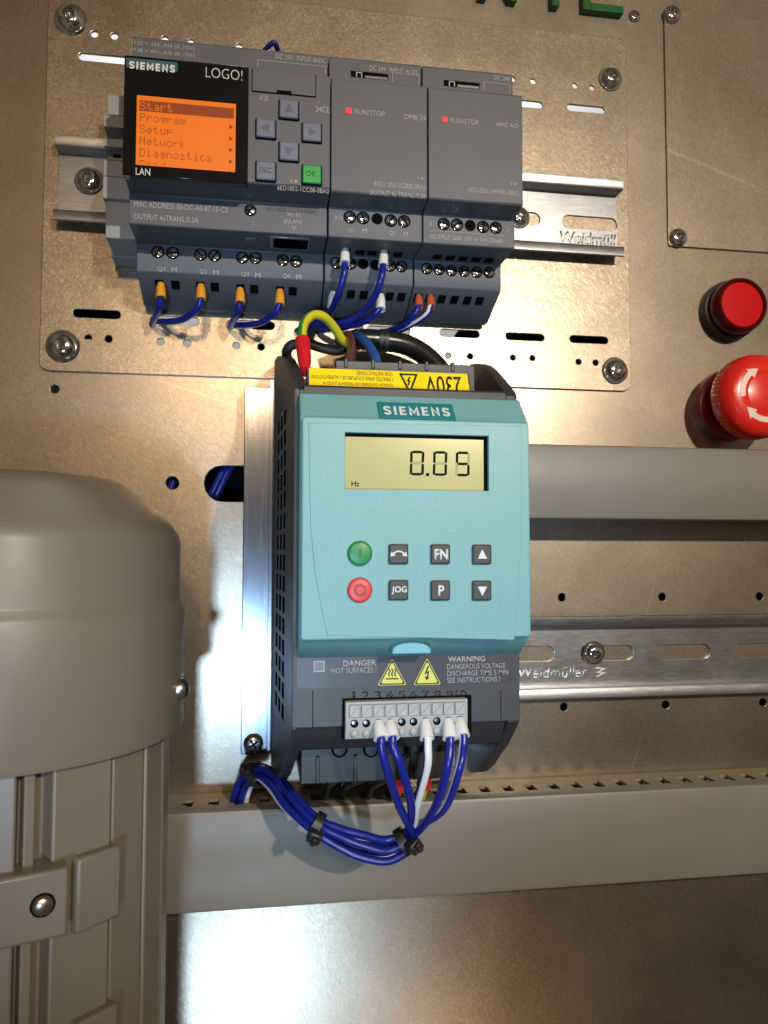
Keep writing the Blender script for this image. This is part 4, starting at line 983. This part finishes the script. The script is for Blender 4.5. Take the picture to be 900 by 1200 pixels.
# ---- control terminal strip
TB = 89.8
tb = thing('x', 'x', 'x', (0, 0, 0)); bpy.data.objects.remove(tb)
x0, y1 = q(405, 823, TB); x1, _ = q(548, 822, TB); _, y0 = q(405, 868, TB)
bm = bmesh.new(); prism(bm, [(84, y1), (TB, y1), (TB, y0 + 3.2), (TB - 1.6, y0), (84, y0)], lambda d: x0, lambda d: x1); tb = ob('terminal_strip', bm, 'term', inv, 0.2)
box('strip_slot', 'dark', inv, x0 - .7, x1 + 1.8, 84, 86.7, y0 - .4, y1 + .6, 0)
box('strip_slot', 'dark', inv, x1 + .1, x1 + 1.9, 84, 87.5, y0 + 1, y1 + .5, 0)
pit = (x1 - x0 - 1.6) / 10
for i in range(10):
    uc = x0 + .9 + pit * (i + .5); s = pit * .43; w1_ = y1 - .9; w0_ = y1 - 4.6
    box('lever_gap', 'term_dk', tb, uc - s - .2, uc + s + .2, TB + .01, TB + .05, w0_ - .2, w1_ + .2, 0)
    lv = box('lever', 'term', tb, uc - s, uc + s, TB + .02, TB + .75, w0_, w1_, 0.18)
    pline(lv, [(uc - s * .8, w0_ + .5), (uc + s * .8, w1_ - .5)], TB + .76, .22, 'term_dk', 'lever_groove')
    wc = y1 - 6.6; bm = bmesh.new(); lathe(bm, [(0, .02), (1.25, .02), (1.25, .06), (0, .06)], (uc, TB, wc), n=18); ob('wire_hole', bm, 'dark', tb, 0, 0)
    if i in (0, 1, 4, 5, 7):
        bm = bmesh.new(); lathe(bm, [(0, .05), (.75, .05), (.6, .35), (0, .42)], (uc - .2, TB, wc + .3), n=12); ob('clamp', bm, 'zinc_dark', tb, 0, 50)
        bm = bmesh.new(); lathe(bm, [(0, .01), (1.1, .01), (.9, .3), (0, .35)], (uc, TB, wc - 3.0), n=14); ob('moulded_dimple', bm, 'term', tb, 0, 60)
# ---- power terminals underneath
pu0, pu1 = q(352, 890, 60)[0], q(526, 895, 60)[0]
bm = bmesh.new(); bx(bm, pu0, pu1, 14, 60, -79, -65.8); ob('power_terminal_block', bm, 'black', inv, 0.5)
for x in (398, 435, 468):
    u, w = q(x, 876, 60.5); bm = bmesh.new(); lathe(bm, [(0, 0), (2.9, 0), (2.9, .3), (0, .32)], (u, 60, w - .6), n=20); ob('terminal_well', bm, 'dark', inv, 0, 0)
    bm = bmesh.new(); lathe(bm, [(0, .3), (2.1, .3), (2.0, .8), (0, .9)], (u, 60, w - .7), n=20); ob('terminal_screw', bm, 'black', inv, 0, 40)
for x in (372, 416, 452, 487): u, w = q(x, 890, 60); box('terminal_rib', 'black', inv, u - .6, u + .6, 60, 61.2, -78.6, -69.5, 0.25)
u, w = q(514, 887, 48); bm = bmesh.new(); bx(bm, u - 3, u + 6.5, 46.5, 48, w - 4, w + 5.5); ob('earth_lug', bm, 'rail', inv, 0.4)
bm = bmesh.new(); lathe(bm, [(0, 0), (3.2, 0), (3, 1.4), (1.6, 2.2), (0, 2.3)], (u + 1.8, 48, w + .8), n=24); ob('earth_screw', bm, 'chrome', inv, 0, 50)

# ================================================================== WIRES AROUND THE DRIVE
RB = 1.36
def bun(i):                                    # offsets of the five wires inside the bundle
    a = math.radians(72 * i + 20); return 2.15 * math.cos(a), 2.0 * math.sin(a)
cols = [(445, 446.5, 866), (458.5, 460, 865), (499.5, 500.5, 866), (525.5, 527, 866), (540, 542.5, 863)]
mids = [[(453, 900, 92), (468, 945, 82)], [(471, 900, 93), (482, 945, 83)], [(500, 900, 92), (488, 945, 81)], [(523, 905, 94), (508, 950, 83)], [(537, 905, 96), (518, 950, 85)]]
labs = ['blue control wire in terminal three of the keypad drive', 'blue control wire in terminal four of the keypad drive', 'white control wire with blue stripe in terminal seven of the keypad drive', 'blue control wire in terminal nine of the keypad drive', 'blue control wire with thin white stripe in terminal ten of the keypad drive']
spine = [(481, 979, 66), (455, 996, 64), (425, 992, 62), (395, 981, 60), (368, 966, 57), (340, 940, 48), (322, 917, 36), (303, 904, 26), (289, 914, 19), (281, 936, 13), (277, 962, 10)]
for i in range(5):
    tx, fx, fy = cols[i]; uc = x0 + .9 + pit * ((2, 3, 6, 8, 9)[i] + .5); top = (uc, TB - .6, y1 - 6.4)
    low = P(fx, fy, 93); pts_ = [P(fx, fy - 6, 92.4), P(fx + .5, fy + 9, 93.5)] + [P(*m) for m in mids[i]]
    ang = i
    for k, s in enumerate(spine):
        du, dv = bun((i * 2) % 5); tw = 0.12 * k; sp = (1.0, 1.7, 1.75, 1.35, 1.0, 1.25, 1.2, 1.0, 1.2, 1.3, 1.3)[k]
        p_ = P(*s); ca, sa = math.cos(tw), math.sin(tw); du, dv = du * ca - dv * sa, du * sa + dv * ca
        # keep the spread roughly perpendicular to the run
        nx = spine[min(k + 1, len(spine) - 1)]; pv = spine[max(k - 1, 0)]; tx_, ty_ = nx[0] - pv[0], nx[1] - pv[1]; L2 = math.hypot(tx_, ty_)
        nu, nw = ty_ / L2, tx_ / L2
        pts_.append((p_[0] + nu * du * sp, p_[1] + dv, p_[2] + nw * du * sp))
    mats = ['blue'] if i in (0, 1, 3) else ['blue', 'wire_white']
    wire(labs[i], pts_, RB, mats, [(top, low, 1.95, 'white')], stripe=() if len(mats) == 1 else ((12, 13, 0, 1, 2, 3) if i == 2 else (10, 11)), group='control wires of the drive', twist=0.0)
def cable_tie(label, s, tdir, r, head):
    p_ = Vector(P(*s)); t = thing('cable_tie', label, 'cable tie', tuple(p_)); bm = bmesh.new(); ax = Vector(tdir).normalized()
    lathe(bm, [(r, -1.5), (r + .7, -1.5), (r + .7, 1.5), (r, 1.5), (r, -1.5)], p_, tuple(ax), 24); ob('band', bm, 'black', t, 0, 40)
    x, y, z = frame(tdir); h = Vector(P(*head)); x = (h - p_).normalized(); y = ax.cross(x).normalized(); ax = x.cross(y); a, b, c = 2.3, 2.1, 2.4; bm = bmesh.new()
    hexa(bm, [h + x * sx * a + y * sy * b + ax * -c for sx, sy in ((-1, -1), (1, -1), (1, 1), (-1, 1))] + [h + x * sx * a + y * sy * b + ax * c for sx, sy in ((-1, -1), (1, -1), (1, 1), (-1, 1))])
    ob('lock_head', bm, 'black', t, 0.7)
    bm = bmesh.new(); e = h + x * 2.9
    hexa(bm, [e + x * sx * 1.0 + y * sy * 1.5 + ax * -.8 for sx, sy in ((-1, -1), (1, -1), (1, 1), (-1, 1))] + [e + x * sx * 1.0 + y * sy * 1.5 + ax * .8 for sx, sy in ((-1, -1), (1, -1), (1, 1), (-1, 1))])
    ob('strap_stub', bm, 'black', t, 0.2)
cable_tie('black cable tie where the control wires meet and turn sideways', (473, 986, 65), (-26, -2, -17), 4.1, (485, 991, 71))
cable_tie('black cable tie halfway along the slack blue wire bundle', (371, 967.5, 57.5), (-27, -6, 15), 4.1, (369, 979, 62))
cable_tie('black cable tie at the top of the bundle under the aluminium base', (299, 907, 25), (-14, -8, -3), 3.9, (291, 903, 27))
for k, (xa, xb, xc) in enumerate(((398, 384, 381), (428, 406, 402), (455, 437, 430))):
    wire(('black mains wire nearest the blue bundle under the drive', 'middle black mains wire under the drive', 'black mains wire nearest the red crimps under the drive')[k],
         [P(xa, 903, 40), P(xa - 4, 912, 40), P(xb, 921, 30), P(xc, 936, 20), P(xc - 2, 956, 16)], 1.7, ['sheath'], group='black mains wires')
wire('short dark blue wire dropping behind the black mains wires', [P(392, 900, 30), P(388, 912, 28), P(384, 925, 22), P(383, 950, 15)], 1.3, ['blue'], group='black mains wires')
for lab, xa, ya, xb in (('green and yellow earth wire with red crimp behind the blue wires', 467, 905, 459), ('green and yellow earth wire with red crimp beside the white wire', 498, 902, 492)):
    wire(lab, [P(xa, ya + 14, 38), P(xa - 3, ya + 27, 30), P(xb, ya + 38, 20), P(xb - 2, ya + 52, 15)], 1.7, ['green_w', 'yellow_w'], [(P(xa + 1, ya - 8, 44), P(xa - 1, ya + 18, 37), 2.5, 'red')], stripe=(0, 1, 2, 12, 13), group='earth wires')
# ---- supply wires above
wire('green and yellow earth wire looping above the drive from a red crimp', [P(354.5, 414, 60), P(353.5, 398, 58), P(356, 380, 52), P(366, 369.5, 46), P(379, 371, 42), P(391, 383, 36), P(401, 398, 30), P(410, 404, 26)], 1.75, ['green_w', 'yellow_w'],
     [(P(358, 434, 68), P(354.5, 399, 59), 2.3, 'red')], stripe=(7, 8, 9, 10, 11, 12, 13), group='earth wires')
wire('brown supply wire entering the top of the drive', [P(408, 392, 24), P(411, 398, 32), P(412, 408, 44), P(410, 422, 56), P(408, 430, 62)], 1.75, ['brown_w'])
wire('light blue supply wire entering the top of the drive', [P(418, 393, 24), P(424, 396, 34), P(433, 406, 46), P(440, 419, 57), P(441, 430, 62)], 1.75, ['lblue'])
wire('dark grey supply wire curving behind the red crimp', [P(338, 424, 20), P(336, 412, 24), P(343, 404, 26), P(360, 403, 24), P(378, 408, 22), P(394, 411, 22), P(404, 408, 23)], 2.0, ['inv_lip'])
shc = thing('supply_cable', 'black sheathed supply cable running behind the top of the drive', 'cable', P(440, 402, 14))
tube('sheath', [P(398, 404, 22), P(420, 398, 20), P(445, 399, 19), P(475, 404, 18), P(500, 418, 16), P(520, 440, 14), P(540, 475, 12)], 4.3, ['sheath'], shc, n=22)
for s in ((446, 399, 19.2), (452, 399.5, 19)):
    bm = bmesh.new(); lathe(bm, [(4.2, -.9), (4.75, -.9), (4.75, .9), (4.2, .9), (4.2, -.9)], P(*s), (8, 0, -1), 24); ob('tape_ring', bm, 'black', shc, 0, 40)
# wires seen through the oblong opening of the panel
for k, (lab, dx) in enumerate((('blue wire behind the panel, outer one in the oblong opening', 0), ('blue wire behind the panel, inner one in the oblong opening', 6))):
    wire(lab, [P(238 + dx, 600, -12), P(250 + dx, 575, -9), P(264 + dx, 548, -9), P(280 + dx, 525, -12)], 1.6, ['blue'], group='blue wires behind the panel')
bm = bmesh.new(); u, w = q(203, 567, -8); tube('wire_tmp', [(u - 3, -6, w - 8), (u, -5.5, w), (u + 2, -6, w + 8)], 1.4, ['blue']); bm.free()
o = bpy.data.objects['wire_tmp']; o.name = 'wire'; tag(o, 'blue wire glimpsed behind the small round panel hole', 'wire', 'blue wires behind the panel')

# ================================================================== RED PILOT LIGHT AND EMERGENCY STOP
pu, pw = q(871, 356, 13)
pil = thing('pilot_light', 'red pilot light with round lens and black base ring', 'indicator light', (pu, 0, pw))
bm = bmesh.new(); lathe(bm, [(0, .02), (13.8, .02), (14.0, .8), (13.8, 4.6), (13.2, 5), (0, 5)], (pu, 0, pw), n=48); ob('base_ring', bm, 'black', pil, 0, 40)
bm = bmesh.new(); lathe(bm, [(12.6, 5), (12.8, 5.3), (12.6, 11.5), (12.0, 13.0), (11.2, 13.5), (10.5, 13.0), (10.25, 12.2), (10.2, 5)], (pu, 0, pw), n=56); ob('lens_rim', bm, 'lens_rim', pil, 0, 50)
bm = bmesh.new(); lathe(bm, [(10.2, 5.2), (10.2, 12.2), (6, 12.4), (0, 12.45)], (pu, 0, pw), n=48); ob('lens', bm, 'lens', pil, 0, 50)
eu, ew = q(886, 465, 22)
est = thing('emergency_stop', 'red mushroom push button with white turn arrows', 'push button', (eu, 0, ew))
bm = bmesh.new(); lathe(bm, [(0, .02), (16.6, .02), (16.8, 1), (16.4, 5), (13.6, 6), (0, 6)], (eu, 0, ew), n=48); ob('base_ring', bm, 'estop_dark', est, 0, 40)
bm = bmesh.new(); lathe(bm, [(11.6, 6), (11.8, 10), (11.4, 12), (10.5, 14), (0, 14)], (eu, 0, ew), n=40); ob('collar', bm, 'estop_dark', est, 0, 40)
first = None
for i in range(44):
    a = 2 * math.pi * i / 44; c, s = math.cos(a), math.sin(a)
    if first is None:
        bm = bmesh.new(); bx(bm, -.22, .22, 6.2, 12.8, -.35, .35); first = ob('collar_ridge', bm, 'zinc_dark', est, 0.1); first.location = mm(eu + 11.8, 9.5, ew) - WL[est]; WL[first] = mm(eu + 11.8, 9.5, ew)
    else:
        o = dup(first, est, mm(eu + 11.8 * c, 9.5, ew + 11.8 * s)); o.rotation_euler = (0, -a, 0)
ER = 18.5
bm = bmesh.new(); lathe(bm, [(10.6, 14), (ER - 1.2, 15.5), (ER, 17), (ER, 22.5), (ER - .5, 25.2), (ER - 2, 27.6), (ER - 4.2, 29.0), (9.5, 29.7), (9.2, 29.55), (8.8, 29.75), (0, 30)], (eu, 0, ew), n=72); cap = ob('mushroom_cap', bm, 'estop', est, 0, 40)
first = None
for i in range(60):
    a = 2 * math.pi * i / 60
    if first is None:
        bm = bmesh.new(); bx(bm, -.2, .25, 17.6, 22.6, -.45, .45); first = ob('grip_rib', bm, 'estop', cap, 0.12); first.location = mm(eu + ER, 20.1, ew) - WL[cap]; WL[first] = mm(eu + ER, 20.1, ew)
    else:
        o = dup(first, cap, mm(eu + ER * math.cos(a), 20.1, ew + ER * math.sin(a))); o.rotation_euler = (0, -a, 0)
def capz(r): return 29.7 + (9.5 - r) * (0.7 / (ER - 4.2 - 9.5)) if r < ER - 4.2 else 29.0 - (r - ER + 4.2) * 1.4 / 2.2
for a0 in (188, 290, 30):                     # turn arrows, clockwise
    bm = bmesh.new(); rs = (10.3, 12.6); pts_ = []
    angs = [math.radians(a0 - k * 5.5) for k in range(11)]
    def cp(r, a, z=.1): return bm.verts.new((eu + r * math.cos(a), capz(min(r, 13.6)) + z, ew + r * math.sin(a)))
    A = [cp(rs[0], a) for a in angs]; B = [cp(rs[1], a) for a in angs]
    for i in range(10): bm.faces.new((A[i], A[i + 1], B[i + 1], B[i]))
    e = angs[-1]; bm.faces.new((cp(8.9, e), cp(11.4, e - .40), cp(13.9, e)))
    r_ = bmesh.ops.extrude_face_region(bm, geom=bm.faces[:])
    for v in [x for x in r_['geom'] if isinstance(x, bmesh.types.BMVert)]: v.co.y += .06
    ob('turn_arrow', bm, 'arrow', cap, 0, 0)

# ================================================================== MOTOR
mu, md = -79.0, 79.0
mot = thing('electric_motor', 'large grey electric motor with smooth fan cowl and finned body', 'motor', (mu, md, -300))
bm = bmesh.new()
lathe(bm, [(0, 23.4), (26, 23.0), (33, 22.1), (37.5, 20.2), (41, 17.4), (45, 13.4), (49.5, 9.0), (51.8, 6.0), (52.6, 3.0), (52.7, -13.5), (52.9, -14.4), (53.8, -16.2), (54.2, -17.4), (54.2, -52.4), (53.8, -53.6), (52.6, -53.6), (52.4, -52), (52.4, -16)], (mu, md, 0), (0, 0, 1), 128)
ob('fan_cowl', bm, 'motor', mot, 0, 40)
bm = bmesh.new(); lathe(bm, [(0, -.3), (3.4, -.3), (3.4, .7), (3.0, 2.0), (1.6, 2.9), (0, 3.1)], (mu + 54.0 * math.cos(.12), md + 54.0 * math.sin(.12), -41.2), (math.cos(.12), math.sin(.12), 0), 24); ob('cowl_screw', bm, 'zinc_dark', mot, 0, 50)
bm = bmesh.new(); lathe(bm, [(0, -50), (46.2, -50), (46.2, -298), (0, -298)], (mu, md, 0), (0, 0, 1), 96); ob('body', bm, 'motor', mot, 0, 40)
def radial(name, ang, half, r0, r1, w0, w1, bevel=0.5, mat='motor', par=None):
    """block standing radially on the body; angle 0 faces away from the panel, positive towards +u"""
    a = math.radians(ang); out = Vector((math.sin(a), math.cos(a), 0)); tg = Vector((math.cos(a), -math.sin(a), 0)); c = Vector((mu, md, 0)); bm = bmesh.new()
    hexa(bm, [c + out * r + tg * s * half + Vector((0, 0, w0)) for r, s in ((r0, -1), (r0, 1), (r1, 1), (r1, -1))] + [c + out * r + tg * s * half + Vector((0, 0, w1)) for r, s in ((r0, -1), (r0, 1), (r1, 1), (r1, -1))])
    return ob(name, bm, mat, par or mot, bevel)
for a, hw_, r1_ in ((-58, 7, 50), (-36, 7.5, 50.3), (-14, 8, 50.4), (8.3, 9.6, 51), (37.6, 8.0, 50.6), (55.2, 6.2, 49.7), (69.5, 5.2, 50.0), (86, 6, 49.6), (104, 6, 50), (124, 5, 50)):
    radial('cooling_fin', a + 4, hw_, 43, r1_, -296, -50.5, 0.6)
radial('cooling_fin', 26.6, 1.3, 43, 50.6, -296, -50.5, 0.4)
zb = lambda y, dist: -(y - 648) * dist / FPX
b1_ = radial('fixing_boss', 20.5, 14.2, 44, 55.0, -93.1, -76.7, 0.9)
_a = math.radians(20.5); _o = Vector((math.sin(_a), math.cos(_a), 0)); _t = Vector((math.cos(_a), -math.sin(_a), 0)); _c = Vector((mu, md, -84.5)) + _o * 55 + _t * 8.4
bm = bmesh.new(); lathe(bm, [(0, .05), (2.4, .05), (2.3, .5), (1.6, 1.1), (0, 1.3)], _c, tuple(_o), 28); ob('boss_screw', bm, 'dull_paint_screw', mot, 0, 50)
bm = bmesh.new(); lathe(bm, [(2.4, .04), (2.9, .03), (2.9, .08), (2.4, .09), (2.4, .04)], _c, tuple(_o), 28); ob('boss_rim', bm, 'dark', mot, 0, 50)
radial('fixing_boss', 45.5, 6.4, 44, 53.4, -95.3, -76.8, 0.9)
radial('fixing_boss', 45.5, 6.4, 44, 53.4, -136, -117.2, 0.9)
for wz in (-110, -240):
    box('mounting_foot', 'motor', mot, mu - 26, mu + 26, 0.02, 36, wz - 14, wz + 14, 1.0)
for m in bpy.data.meshes:
    if m.users == 0: bpy.data.meshes.remove(m)
